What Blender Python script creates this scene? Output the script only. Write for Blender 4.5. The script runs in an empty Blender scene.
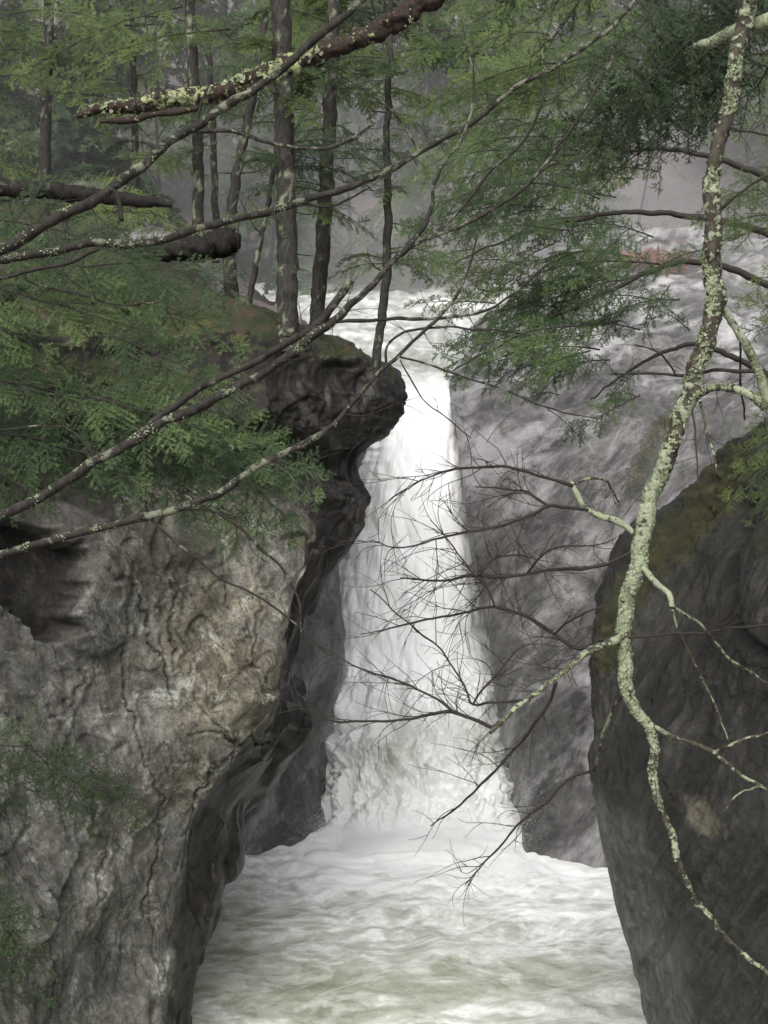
import bpy, math, random
import numpy as np
from mathutils import Vector

# ------------------------------------------------------------------ basics
SC = bpy.context.scene
COL = SC.collection
rng = np.random.default_rng(7)
random.seed(7)
PITCH = math.radians(10.0)
F = 1400.0
cp, sp = math.cos(PITCH), math.sin(PITCH)
POOL_Z = -10.0


def U(px, py, d):
    """pixel + distance along the lens axis -> world (arrays allowed)"""
    px, py, d = np.broadcast_arrays(np.asarray(px, float), np.asarray(py, float), np.asarray(d, float))
    dx = (px - 384) / F
    dy = (512 - py) / F
    return np.stack([d * dx, d * (dy * sp + cp), d * (dy * cp - sp)], -1)


def project(P):
    d = P[..., 1] * cp - P[..., 2] * sp
    uy = P[..., 1] * sp + P[..., 2] * cp
    return 384 + F * P[..., 0] / d, 512 - F * uy / d, d


# ------------------------------------------------------------------ noise
_perm = np.arange(256)
np.random.default_rng(3).shuffle(_perm)
_perm = np.concatenate([_perm, _perm, _perm])
_g = np.random.default_rng(5).normal(size=(256, 3))
_g /= np.linalg.norm(_g, axis=1, keepdims=True)


def perlin(p):
    p = np.asarray(p, float)
    i = np.floor(p).astype(int)
    f = p - i
    u = f * f * f * (f * (f * 6 - 15) + 10)
    i &= 255
    out = 0
    for a in (0, 1):
        wx = u[..., 0] if a else 1 - u[..., 0]
        for b in (0, 1):
            wy = u[..., 1] if b else 1 - u[..., 1]
            for c in (0, 1):
                wz = u[..., 2] if c else 1 - u[..., 2]
                h = _perm[_perm[_perm[(i[..., 0] + a) & 255] + ((i[..., 1] + b) & 255)] + ((i[..., 2] + c) & 255)]
                g = _g[h]
                out = out + wx * wy * wz * (g[..., 0] * (f[..., 0] - a) + g[..., 1] * (f[..., 1] - b) + g[..., 2] * (f[..., 2] - c))
    return out * 1.6


def fbm(p, oct=5, gain=0.5, lac=2.03):
    a, s, out = 1.0, 1.0, 0
    for k in range(oct):
        out = out + a * perlin(p * s + 17.3 * k)
        a *= gain
        s *= lac
    return out


def ridged(p, oct=4, gain=0.5):
    a, s, out = 1.0, 1.0, 0
    for k in range(oct):
        n = 1 - np.abs(perlin(p * s + 9.1 * k)) * 2
        out = out + a * n
        a *= gain
        s *= 2.07
    return out


def facet(p, seed=0):
    """blocky rock facets: each Voronoi cell gets its own tilted plane; also returns distance to cell border"""
    i = np.floor(p).astype(int)
    best = np.full(p.shape[:-1], 9e9)
    second = best.copy()
    val = np.zeros(p.shape[:-1])
    wsum = np.full(p.shape[:-1], 1e-9)
    for a in (-1, 0, 1):
        for b in (-1, 0, 1):
            for c in (-1, 0, 1):
                cc = i + np.array([a, b, c])
                h = _perm[_perm[_perm[(cc[..., 0] + seed) & 255] + (cc[..., 1] & 255)] + (cc[..., 2] & 255)]
                h2 = _perm[h + 31]
                off = cc + 0.5 + 0.45 * _g[h]
                dv = p - off
                dist = (dv ** 2).sum(-1)
                pl = (dv * _g[h2]).sum(-1) * 0.9 + (h / 255.0 - 0.5) * 0.8
                m = dist < best
                second = np.where(m, best, np.minimum(second, dist))
                ww = np.exp(-dist * 80)
                val = val + ww * pl
                wsum = wsum + ww
                best = np.where(m, dist, best)
    return val / wsum, np.sqrt(second) - np.sqrt(best)


def smooth01(x, a, b):
    t = np.clip((x - a) / (b - a), 0, 1)
    return t * t * (3 - 2 * t)


# ------------------------------------------------------------------ mesh helpers
def link(name, V, faces, mat, parent=None, attrs=None, smooth=True):
    """faces: an int array (n,3) or (n,4), or a list of such arrays"""
    V = np.asarray(V, np.float32).reshape(-1, 3)
    if not isinstance(faces, list):
        faces = [faces]
    faces = [np.asarray(f, np.int32) for f in faces if len(f)]
    me = bpy.data.meshes.new(name)
    me.vertices.add(len(V))
    me.vertices.foreach_set('co', V.ravel())
    loops = np.concatenate([f.ravel() for f in faces])
    sizes = np.concatenate([np.full(len(f), f.shape[1], np.int32) for f in faces])
    starts = np.concatenate([[0], np.cumsum(sizes)[:-1]]).astype(np.int32)
    me.loops.add(len(loops))
    me.loops.foreach_set('vertex_index', loops)
    me.polygons.add(len(sizes))
    me.polygons.foreach_set('loop_start', starts)
    me.polygons.foreach_set('loop_total', sizes)
    me.update(calc_edges=True)
    me.polygons.foreach_set('use_smooth', np.full(len(sizes), smooth))
    for k, a in (attrs or {}).items():
        at = me.attributes.new(k, 'FLOAT', 'POINT')
        at.data.foreach_set('value', np.asarray(a, np.float32).ravel())
    me.materials.append(mat)
    o = bpy.data.objects.new(name, me)
    COL.objects.link(o)
    if parent is not None:
        o.parent = parent
    return o


def tag(o, label=None, cat=None, group=None, kind=None):
    for k, v in (('label', label), ('category', cat), ('group', group), ('kind', kind)):
        if v:
            o[k] = v
    return o


def thing(name, label, cat, group=None, loc=(0, 0, 0)):
    o = bpy.data.objects.new(name, None)
    o.empty_display_size = 0.2
    COL.objects.link(o)
    o.location = loc
    o['_loc'] = list(map(float, loc))
    return tag(o, label, cat, group)


def local(parent, V):
    return np.asarray(V) - np.array(parent['_loc'])


def grid_faces(nr, nc):
    a = np.arange(nr * nc).reshape(nr, nc)
    return np.stack([a[:-1, :-1], a[:-1, 1:], a[1:, 1:], a[1:, :-1]], -1).reshape(-1, 4)


def catmull(C, n, axis=0):
    """resample control array along an axis, n samples per span (Catmull-Rom, softened)"""
    C = np.moveaxis(np.asarray(C, float), axis, 0)
    m = len(C)
    t = np.linspace(0, m - 1, (m - 1) * n + 1)
    i = np.minimum(t.astype(int), m - 2)
    f = (t - i).reshape((-1,) + (1,) * (C.ndim - 1))
    E = np.concatenate([2 * C[:1] - C[1:2], C, 2 * C[-1:] - C[-2:-1]])
    p0, p1, p2, p3 = E[i], E[i + 1], E[i + 2], E[i + 3]
    out = 0.5 * (2 * p1 + (p2 - p0) * f + (2 * p0 - 5 * p1 + 4 * p2 - p3) * f ** 2 + (3 * p1 - p0 - 3 * p2 + p3) * f ** 3)
    return np.moveaxis(out, 0, axis)


def normals_of(P):
    du = np.gradient(P, axis=1)
    dv = np.gradient(P, axis=0)
    n = np.cross(dv, du)
    n /= np.linalg.norm(n, axis=-1, keepdims=True) + 1e-9
    return n


def toward_camera(N, P):
    if np.median((N * P).sum(-1)) > 0:
        N = -N
    return N


def blur(a, r):
    k = np.ones(2 * r + 1) / (2 * r + 1)
    for ax in (0, 1):
        a = np.apply_along_axis(lambda v: np.convolve(np.pad(v, r, mode='edge'), k, 'valid'), ax, a)
    return a


def seg_dist(px, py, poly):
    """distance in the plane to a polyline, and position along it 0..1"""
    best = np.full(px.shape, 1e9)
    tt = np.zeros(px.shape)
    n = len(poly) - 1
    for k in range(n):
        ax, ay = poly[k]
        bx, by = poly[k + 1]
        vx, vy = bx - ax, by - ay
        t = np.clip(((px - ax) * vx + (py - ay) * vy) / (vx * vx + vy * vy + 1e-9), 0, 1)
        d = np.hypot(px - ax - t * vx, py - ay - t * vy)
        m = d < best
        best = np.where(m, d, best)
        tt = np.where(m, (k + t) / n, tt)
    return best, tt


# ------------------------------------------------------------------ materials
class NT:
    def __init__(self, name):
        self.m = bpy.data.materials.new(name)
        self.m.use_nodes = True
        self.t = self.m.node_tree
        self.t.nodes.clear()
        self.out = self.n('ShaderNodeOutputMaterial')
        self.pos = self.n('ShaderNodeNewGeometry').outputs['Position']

    def n(self, t, **kw):
        nd = self.t.nodes.new(t)
        for k, v in kw.items():
            setattr(nd, k, v)
        return nd

    def put(self, sock, v):
        if v is None:
            return
        if hasattr(v, 'is_linked') or hasattr(v, 'links'):
            self.t.links.new(v, sock)
        elif isinstance(v, (tuple, list)):
            sock.default_value = tuple(v) + ((1,) if len(v) == 3 and len(sock.default_value) == 4 else ())
        else:
            sock.default_value = v

    def attr(self, name):
        return self.n('ShaderNodeAttribute', attribute_name=name).outputs['Fac']

    def mapv(self, scale=(1, 1, 1), rot=(0, 0, 0), vec=None):
        src = vec or self.pos
        if any(rot):
            q = self.n('ShaderNodeMapping')
            self.put(q.inputs['Vector'], src)
            q.inputs['Rotation'].default_value = rot
            src = q.outputs[0]
        m = self.n('ShaderNodeMapping')
        self.put(m.inputs['Vector'], src)
        m.inputs['Scale'].default_value = scale
        return m.outputs[0]

    def noise(self, scale, detail=5, rough=0.6, dist=0.0, vec=None, lac=2.0):
        m = self.n('ShaderNodeTexNoise')
        self.put(m.inputs['Vector'], vec or self.pos)
        m.inputs['Scale'].default_value = scale
        m.inputs['Detail'].default_value = detail
        m.inputs['Roughness'].default_value = rough
        m.inputs['Distortion'].default_value = dist
        m.inputs['Lacunarity'].default_value = lac
        return m.outputs['Fac']

    def ramp(self, fac, stops):
        r = self.n('ShaderNodeValToRGB')
        self.put(r.inputs[0], fac)
        e = r.color_ramp.elements
        while len(e) < len(stops):
            e.new(0.5)
        for el, (p, c) in zip(e, stops):
            el.position = p
            el.color = tuple(c) + (1,) if not isinstance(c, (int, float)) else (c, c, c, 1)
        return r.outputs[0]

    def rng(self, v, a, b, c=0.0, d=1.0):
        m = self.n('ShaderNodeMapRange')
        self.put(m.inputs[0], v)
        for k, x in enumerate((a, b, c, d)):
            m.inputs[k + 1].default_value = x
        return m.outputs[0]

    def math(self, op, a, b=0.0):
        m = self.n('ShaderNodeMath', operation=op)
        self.put(m.inputs[0], a)
        self.put(m.inputs[1], b)
        return m.outputs[0]

    def mix(self, fac, a, b, mode='MIX'):
        m = self.n('ShaderNodeMix', data_type='RGBA', blend_type=mode)
        self.put(m.inputs[0], fac)
        self.put(m.inputs[6], a)
        self.put(m.inputs[7], b)
        return m.outputs[2]

    def bump(self, h, strength=0.5, dist=0.02, normal=None):
        b = self.n('ShaderNodeBump')
        b.inputs['Strength'].default_value = strength
        b.inputs['Distance'].default_value = dist
        self.put(b.inputs['Height'], h)
        self.put(b.inputs['Normal'], normal)
        return b.outputs[0]

    def bsdf(self, color, rough=0.8, normal=None, spec=0.5, **kw):
        b = self.n('ShaderNodeBsdfPrincipled')
        self.put(b.inputs['Base Color'], color)
        self.put(b.inputs['Roughness'], rough)
        self.put(b.inputs['Normal'], normal)
        self.put(b.inputs['Specular IOR Level'], spec)
        for k, v in kw.items():
            self.put(b.inputs[k], v)
        return b.outputs[0]

    def done(self, sh):
        self.t.links.new(sh, self.out.inputs['Surface'])
        return self.m


def mat_schist():
    """pale lichened schist of the left cliff; attributes: cav (crevice), moss, dark (organic cap; painted shade on the side and under the ledge), wet"""
    m = NT('schist')
    warp = m.mapv((1.0, 1.0, 0.72), (0, 0.35, 0.2))
    big = m.noise(0.9, 4, 0.55, 0.6, warp)
    mid = m.noise(4.2, 10, 0.72, 0.35, warp)
    fine = m.noise(26, 8, 0.8, 0.4)
    base = m.ramp(mid, [(0.32, (0.0360, 0.0338, 0.0302)), (0.44, (0.1080, 0.1044, 0.0936)), (0.54, (0.1692, 0.1634, 0.1490)), (0.68, (0.2880, 0.2808, 0.2556))])
    tan = m.ramp(mid, [(0.34, (0.0540, 0.0446, 0.0302)), (0.5, (0.1692, 0.1440, 0.1008)), (0.66, (0.2880, 0.2592, 0.1908))])
    tanm = m.math('MULTIPLY', m.rng(big, 0.40, 0.54), m.attr('tan'))
    col = m.mix(tanm, base, tan)
    pale = m.rng(m.noise(1.9, 11, 0.78, 0.4), 0.54, 0.62)
    col = m.mix(m.math('MULTIPLY', pale, 0.75), col, (0.43, 0.44, 0.40))
    pink = m.rng(m.noise(1.6, 6, 0.6, 0.5, m.mapv((1, 1, 0.4), (0, 0.5, 0))), 0.56, 0.7)
    col = m.mix(m.math('MULTIPLY', pink, 0.28), col, (0.1728, 0.1260, 0.1008))
    olive = m.rng(m.noise(2.1, 7, 0.7, 0.6), 0.57, 0.67)
    col = m.mix(m.math('MULTIPLY', olive, 0.55), col, (0.0612, 0.0612, 0.0324))
    col = m.mix(m.rng(fine, 0.35, 0.65, 0.0, 1.0), m.mix(1.0, col, (1.25, 1.25, 1.25), 'MULTIPLY'), m.mix(1.0, col, (0.42, 0.42, 0.42), 'MULTIPLY'))
    vein = m.noise(1.3, 6, 0.6, 0.7, m.mapv((1.6, 1.6, 0.5), (0.1, 0.45, 0)))
    crack = m.math('MULTIPLY', m.rng(m.math('ABSOLUTE', m.math('SUBTRACT', vein, 0.5)), 0.0, 0.012, 1.0, 0.0), m.rng(big, 0.42, 0.55))
    col = m.mix(m.math('MULTIPLY', crack, 0.75), col, (0.0216, 0.0202, 0.0187))
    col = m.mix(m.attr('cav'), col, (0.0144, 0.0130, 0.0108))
    tone = m.noise(0.7, 7, 0.62, 0.2)
    col = m.mix(1.0, col, m.ramp(tone, [(0.36, (0.5, 0.5, 0.5)), (0.5, (0.95, 0.95, 0.93)), (0.62, (1.4, 1.39, 1.33))]), 'MULTIPLY')
    blot = m.rng(m.noise(3.4, 8, 0.75, 0.5), 0.53, 0.60)
    col = m.mix(m.math('MULTIPLY', blot, 0.55), col, (0.06, 0.058, 0.045))
    col = m.mix(1.0, col, (0.83, 0.84, 0.845), 'MULTIPLY')
    # root-grown cap, and shade painted on the side and under the ledge
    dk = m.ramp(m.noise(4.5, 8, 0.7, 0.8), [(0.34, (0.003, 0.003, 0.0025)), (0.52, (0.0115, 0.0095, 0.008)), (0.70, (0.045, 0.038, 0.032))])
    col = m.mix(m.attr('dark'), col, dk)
    mossn = m.noise(26, 5, 0.7)
    mossc = m.ramp(m.noise(3.2, 6, 0.65), [(0.35, (0.0086, 0.0122, 0.0043)), (0.5, (0.0230, 0.0274, 0.0079)), (0.6, (0.0360, 0.0245, 0.0130)), (0.7, (0.0684, 0.0504, 0.0130))])
    mossm = m.rng(m.math('ADD', m.attr('moss'), m.math('MULTIPLY', m.math('SUBTRACT', mossn, 0.5), 0.9)), 0.4, 0.62)
    col = m.mix(mossm, col, mossc)
    stri = m.noise(7, 10, 0.78, 0.25, m.mapv((1.2, 1.2, 0.75), (0.05, 0.3, 0.1)))
    col = m.mix(m.math('MULTIPLY', m.rng(stri, 0.54, 0.68), m.math('SUBTRACT', 0.3, m.math('MULTIPLY', m.attr('dark'), 0.3))), col, (0.33, 0.325, 0.295))
    col = m.mix(m.math('MULTIPLY', m.rng(stri, 0.44, 0.34), 0.6), col, (0.035, 0.032, 0.027))
    pit = m.noise(17, 6, 0.75, 0.3, m.mapv((1.3, 1.3, 0.7), (0, 0.4, 0)))
    col = m.mix(m.math('MULTIPLY', m.rng(pit, 0.40, 0.33), 0.7), col, (0.03, 0.028, 0.023))
    h = m.math('ADD', m.math('ADD', m.math('MULTIPLY', mid, 1.0), m.math('MULTIPLY', fine, 0.35)), m.math('MULTIPLY', stri, 0.25))
    h = m.math('SUBTRACT', h, m.math('MULTIPLY', crack, 0.5))
    nrm = m.bump(h, 0.8, 0.022)
    rough = m.rng(m.attr('wet'), 0, 1, 0.85, 0.42)
    return m.done(m.bsdf(col, rough, nrm, 0.35))


def mat_wet_rock(name, dark, mid_c, light, sheen, rough_lo=0.28, rot=(0.2, 0.5, 0.3), streak=0.35, patch=0.5):
    """dark wet ledge rock; attributes: cav, moss, tan, pale"""
    m = NT(name)
    v = m.mapv((1, 1, streak), rot)
    n1 = m.noise(1.3, 12, 0.76, 0.15, v)
    n2 = m.noise(9, 10, 0.76, 0.2, v)
    fine = m.noise(42, 7, 0.8)
    s = m.math('ADD', m.math('MULTIPLY', n1, 0.62), m.math('MULTIPLY', n2, 0.38))
    col = m.ramp(s, [(0.40, dark), (0.5, mid_c), (0.60, light)])
    jn = m.noise(0.75, 7, 0.6, 0.1, m.mapv((1.2, 1.2, 0.5), rot))
    joint = m.rng(m.math('ABSOLUTE', m.math('SUBTRACT', jn, 0.5)), 0.0, 0.006, 0.8, 0.0)
    col = m.mix(joint, col, (0.012, 0.012, 0.011))
    tanm = m.rng(m.math('ADD', m.attr('tan'), m.math('MULTIPLY', m.math('SUBTRACT', n2, 0.5), 0.8)), 0.35, 0.65)
    col = m.mix(tanm, col, m.ramp(n2, [(0.35, (0.09, 0.08, 0.055)), (0.65, (0.27, 0.245, 0.18))]))
    sheen_mask = m.rng(m.noise(0.9, 10, 0.68, 0.2, m.mapv((1.3, 1.3, 0.5), (0.1, -0.6, 0.1))), 0.49, 0.63)
    pm = m.math('MULTIPLY', sheen_mask, m.attr('pale'))
    col = m.mix(m.math('MULTIPLY', pm, patch), col, sheen)  # wet glints painted into the colour as pale streaks
    run = m.noise(5, 8, 0.7, 0.5, m.mapv((2.4, 2.4, 0.3)))
    col = m.mix(m.math('MULTIPLY', m.rng(m.attr('pale'), 0.85, 1.1), 0.75), col, m.ramp(run, [(0.36, (0.028, 0.029, 0.026)), (0.52, (0.088, 0.09, 0.082)), (0.66, (0.21, 0.21, 0.195))]))
    col = m.mix(m.rng(fine, 0.3, 0.7, 0.0, 0.8), col, m.mix(1.0, col, (0.6, 0.6, 0.6), 'MULTIPLY'))
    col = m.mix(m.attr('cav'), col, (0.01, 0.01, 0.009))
    mossn = m.noise(22, 6, 0.72)
    mossc = m.ramp(m.noise(4, 6, 0.65), [(0.35, (0.018, 0.017, 0.007)), (0.52, (0.034, 0.035, 0.011)), (0.7, (0.072, 0.064, 0.018))])
    mm = m.rng(m.math('ADD', m.attr('moss'), m.math('MULTIPLY', m.math('SUBTRACT', mossn, 0.5), 1.0)), 0.4, 0.65)
    col = m.mix(mm, col, mossc)
    h = m.math('ADD', n2, m.math('MULTIPLY', fine, 0.3))
    nrm = m.bump(h, 1.0, 0.06)
    rough = m.math('ADD', m.rng(n1, 0.35, 0.65, rough_lo, rough_lo + 0.3), m.math('MULTIPLY', mm, 0.35))
    return m.done(m.bsdf(col, rough, nrm, 0.5))


def mat_bark(name, c0, c1, lich=(0.33, 0.36, 0.24), bumpd=0.006, lich2=(0.2, 0.22, 0.13), scale=1.0, namp=1.6):
    """bark with crusts of lichen; attribute: lichen"""
    m = NT(name)
    n = m.noise(28 * scale, 6, 0.7, 0.5, m.mapv((1, 1, 0.35)))
    col = m.ramp(n, [(0.35, c0), (0.62, c1)])
    ln = m.noise(80 * scale, 5, 0.8, 0.3)
    lm = m.rng(m.math('ADD', m.attr('lichen'), m.math('MULTIPLY', m.math('SUBTRACT', ln, 0.5), namp)), 0.46, 0.58)
    lc = m.mix(m.rng(m.noise(60 * scale, 6, 0.8), 0.36, 0.62), lich2, lich)
    lc = m.mix(m.rng(m.noise(14 * scale, 5, 0.7), 0.5, 0.65, 0, 0.6), lc, tuple(0.8 * x for x in (lich[2], lich[2] * 1.05, lich[2] * 0.95)))
    col = m.mix(lm, col, lc)
    nrm = m.bump(m.math('ADD', n, m.math('MULTIPLY', lm, 0.6)), 0.9, bumpd)
    return m.done(m.bsdf(col, 0.8, nrm, 0.25))


def mat_needles(name, c0, c1, c2):
    m = NT(name)
    col = m.ramp(m.attr('tint'), [(0.0, c0), (0.5, c1), (1.0, c2)])
    d = m.bsdf(col, 0.55, None, 0.3)
    t = m.n('ShaderNodeBsdfTranslucent')
    m.put(t.inputs[0], m.mix(1.0, col, (1.0, 1.1, 0.55), 'MULTIPLY'))
    mx = m.n('ShaderNodeMixShader')
    mx.inputs[0].default_value = 0.28
    m.t.links.new(d, mx.inputs[1])
    m.t.links.new(t.outputs[0], mx.inputs[2])
    return m.done(mx.outputs[0])


def mat_falls():
    m = NT('falling_water')
    v = m.mapv((2.2, 1.0, 0.5))
    n = m.noise(1.5, 7, 0.62, 0.8, v)
    n2 = m.noise(6, 6, 0.65, 0.6, m.mapv((1.5, 1, 0.6)))
    s = m.math('ADD', m.math('MULTIPLY', n, 0.55), m.math('MULTIPLY', n2, 0.45))
    white = m.ramp(s, [(0.32, (0.84, 0.855, 0.85)), (0.46, (0.95, 0.95, 0.95)), (0.6, (0.97, 0.97, 0.97))])
    green = m.ramp(s, [(0.36, (0.34, 0.37, 0.30)), (0.5, (0.58, 0.60, 0.54)), (0.64, (0.9, 0.9, 0.88))])
    col = m.mix(m.attr('thin'), white, green)
    rip = m.noise(1.6, 7, 0.65, 0.5, m.mapv((0.9, 0.5, 2.0)))
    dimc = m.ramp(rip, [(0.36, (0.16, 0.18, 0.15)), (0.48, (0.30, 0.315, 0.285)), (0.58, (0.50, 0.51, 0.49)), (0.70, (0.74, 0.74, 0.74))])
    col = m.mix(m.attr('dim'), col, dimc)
    nrm = m.bump(m.math('ADD', n, m.math('MULTIPLY', n2, 0.5)), 0.25, 0.04)
    return m.done(m.bsdf(col, 0.5, nrm, 0.25))


def mat_pool():
    m = NT('churning_water')
    w = m.mapv((0.8, 0.8, 1.0))
    n = m.noise(0.42, 7, 0.55, 1.6, w)
    n2 = m.noise(1.15, 10, 0.70, 1.5, m.mapv((0.75, 1.25, 1.0), (0, 0, 0.15)))
    fil = m.math('ABSOLUTE', m.math('SUBTRACT', m.noise(0.9, 8, 0.6, 1.4, m.mapv((0.75, 1.3, 1.0), (0, 0, -0.12))), 0.5))
    fila = m.rng(fil, 0.0, 0.09, 1.0, 0.0)
    n3 = m.noise(8, 6, 0.7, 0.8, m.mapv((0.8, 1.2, 1)))
    s = m.math('ADD', m.math('ADD', m.math('MULTIPLY', n, 0.42), m.math('MULTIPLY', n2, 0.40)), m.math('MULTIPLY', n3, 0.18))
    s = m.math('ADD', s, m.math('MULTIPLY', fila, 0.10))
    fo = m.math('ADD', s, m.math('MULTIPLY', m.attr('foam'), 0.25))
    col = m.ramp(fo, [(0.38, (0.20, 0.225, 0.155)), (0.48, (0.31, 0.335, 0.265)), (0.57, (0.43, 0.45, 0.395)), (0.66, (0.64, 0.655, 0.625)), (0.77, (0.93, 0.94, 0.93))])
    rough = m.rng(fo, 0.46, 0.62, 0.2, 0.55)
    nrm = m.bump(m.math('ADD', n2, m.math('MULTIPLY', n3, 0.4)), 0.4, 0.035)
    return m.done(m.bsdf(col, rough, nrm, 0.4))


def mat_hill():
    m = NT('leaf_litter')
    n = m.noise(0.35, 6, 0.6)
    n2 = m.noise(5, 7, 0.75)
    col = m.ramp(m.math('ADD', m.math('MULTIPLY', n, 0.55), m.math('MULTIPLY', n2, 0.45)),
                 [(0.36, (0.040, 0.032, 0.030)), (0.5, (0.092, 0.075, 0.070)), (0.64, (0.165, 0.135, 0.122))])
    return m.done(m.bsdf(col, 0.9, m.bump(n2, 0.8, 0.12), 0.2))


def mat_plain(name, c, rough=0.8, var=0.4, scale=12):
    m = NT(name)
    n = m.noise(scale, 6, 0.7)
    col = m.mix(m.rng(n, 0.3, 0.7), tuple(x * (1 - var) for x in c), tuple(x * (1 + var) for x in c))
    return m.done(m.bsdf(col, rough, m.bump(n, 0.6, 0.02), 0.3))


def mat_mist(name, density, color=(0.86, 0.87, 0.90), soft=None, g=0.0):
    m = NT(name)
    v = m.n('ShaderNodeVolumePrincipled')
    v.inputs['Color'].default_value = color + (1,)
    v.inputs['Anisotropy'].default_value = g
    v.inputs['Density'].default_value = density
    if soft:
        tc = m.n('ShaderNodeTexCoord').outputs['Generated']
        mp = m.mapv((2, 2, 2), vec=tc)
        mp.node.inputs['Location'].default_value = (-1, -1, -1)
        g = m.n('ShaderNodeTexGradient', gradient_type='SPHERICAL')
        m.t.links.new(mp, g.inputs[0])
        n = m.noise(1.1, 3, 0.6)
        d = m.math('MULTIPLY', m.math('MULTIPLY', m.math('POWER', g.outputs['Fac'], 1.3), density), m.rng(n, 0.35, 0.65, 0.35, 1.5))
        m.t.links.new(d, v.inputs['Density'])
    m.t.links.new(v.outputs[0], m.out.inputs['Volume'])
    return m.m


M_SCHIST = mat_schist()
M_DARK = mat_wet_rock('dark_wet_rock', (0.006, 0.006, 0.005), (0.022, 0.0205, 0.017), (0.085, 0.079, 0.064), (0.20, 0.20, 0.19), 0.34, (0.15, -0.6, 0.1), 0.22, 0.7)
M_SLAB = mat_wet_rock('grey_wet_rock', (0.030, 0.028, 0.027), (0.125, 0.119, 0.116), (0.29, 0.28, 0.275), (0.68, 0.66, 0.67), 0.2, (0.15, -0.75, 0.1), 0.38, 0.95)
M_BARK = mat_bark('hemlock_bark', (0.009, 0.008, 0.007), (0.038, 0.034, 0.029), (0.13, 0.135, 0.105))
M_BRANCH = mat_bark('grey_branch_bark', (0.007, 0.006, 0.005), (0.030, 0.026, 0.021), (0.15, 0.155, 0.11), 0.004, (0.085, 0.088, 0.06))
M_LICHEN = mat_bark('lichen_covered_bark', (0.014, 0.012, 0.009), (0.060, 0.050, 0.036), (0.27, 0.30, 0.20), 0.008, (0.15, 0.172, 0.105), 1.0, 1.3)
M_LOG = mat_bark('rotten_log_bark', (0.008, 0.006, 0.005), (0.038, 0.022, 0.017), (0.30, 0.33, 0.18), 0.01, (0.14, 0.16, 0.06), 0.7)
M_DLOG = mat_bark('dark_rotten_wood', (0.003, 0.0025, 0.002), (0.014, 0.011, 0.009), (0.06, 0.065, 0.04), 0.012, (0.05, 0.06, 0.03), 0.7)
M_TWIG = mat_plain('dark_twig_bark', (0.026, 0.022, 0.018), 0.75, 0.5, 60)
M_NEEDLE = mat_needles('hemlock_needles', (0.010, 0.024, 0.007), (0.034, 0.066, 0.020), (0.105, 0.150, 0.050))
M_NEEDLE_D = mat_needles('dark_hemlock_needles', (0.014, 0.028, 0.010), (0.032, 0.058, 0.020), (0.065, 0.10, 0.034))  # deeper green needles
M_NEEDLE_Y = mat_needles('yellow_green_hemlock_needles', (0.026, 0.044, 0.010), (0.062, 0.096, 0.023), (0.135, 0.18, 0.050))  # paler, yellower green needles
M_FALLS = mat_falls()
M_POOL = mat_pool()
M_HILL = mat_hill()
M_BEECH = mat_plain('rusty_leaves', (0.15, 0.068, 0.042), 0.8, 0.4)

# ------------------------------------------------------------------ tubes and branches


def tube(P, R, sides=8, rough=0.0, seed=0.0, cap=True):
    """swept tube along points P with radii R; returns V, faces (quads + cap tris)"""
    P = np.asarray(P, float)
    R = np.asarray(R, float)
    T = np.gradient(P, axis=0)
    T /= np.linalg.norm(T, axis=1, keepdims=True) + 1e-9
    ref = np.array([0.13, 0.95, 0.28])
    A = np.cross(T, ref)
    A /= np.linalg.norm(A, axis=1, keepdims=True) + 1e-9
    B = np.cross(T, A)
    th = np.linspace(0, 2 * np.pi, sides, endpoint=False)
    ring = A[:, None, :] * np.cos(th)[None, :, None] + B[:, None, :] * np.sin(th)[None, :, None]
    rr = R[:, None] * np.ones(sides)
    V = P[:, None, :] + ring * rr[..., None]
    n = len(P)
    a = np.arange(n * sides).reshape(n, sides)
    b = np.roll(a, -1, axis=1)
    Fq = np.stack([a[:-1], b[:-1], b[1:], a[1:]], -1).reshape(-1, 4)
    V = V.reshape(-1, 3)
    tris = []
    if cap:
        i0 = len(V)
        V = np.concatenate([V, P[:1], P[-1:]])
        tris = np.concatenate([np.stack([b[0], a[0], np.full(sides, i0)], -1), np.stack([a[-1], b[-1], np.full(sides, i0 + 1)], -1)])
    return V, Fq, tris, ring.reshape(-1, 3)


def smooth_path(P, n):
    return catmull(np.asarray(P, float), n)


def branch_path(poly, d, step=0.012, wob=0.006, seed=0):
    """poly [(px, py, width_px[, depth offset])] -> smoothed world points and radii"""
    q = np.array([(p + (0.0,))[:4] if len(p) < 4 else p for p in poly], float)
    P = U(q[:, 0], q[:, 1], d + q[:, 3])
    R = q[:, 2] * (d + q[:, 3]) / F / 2
    PR = np.concatenate([P, R[:, None]], 1)
    L = np.linalg.norm(np.diff(P, axis=0), axis=1).mean()
    n = int(max(3, min(40, L / step)))
    S = smooth_path(PR, n)
    P, R = S[:, :3], np.maximum(S[:, 3], 0.0008)
    nz = np.stack([perlin(P * 5 + seed + k * 7.7) for k in range(3)], -1) * wob * 2.2
    nz += np.stack([perlin(P * 17 + seed + k * 5.1) for k in range(3)], -1) * wob * 0.6
    w = np.minimum(1, np.linalg.norm(P - P[0], axis=1) / 0.15)[:, None]
    return P + nz * w, R


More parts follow.
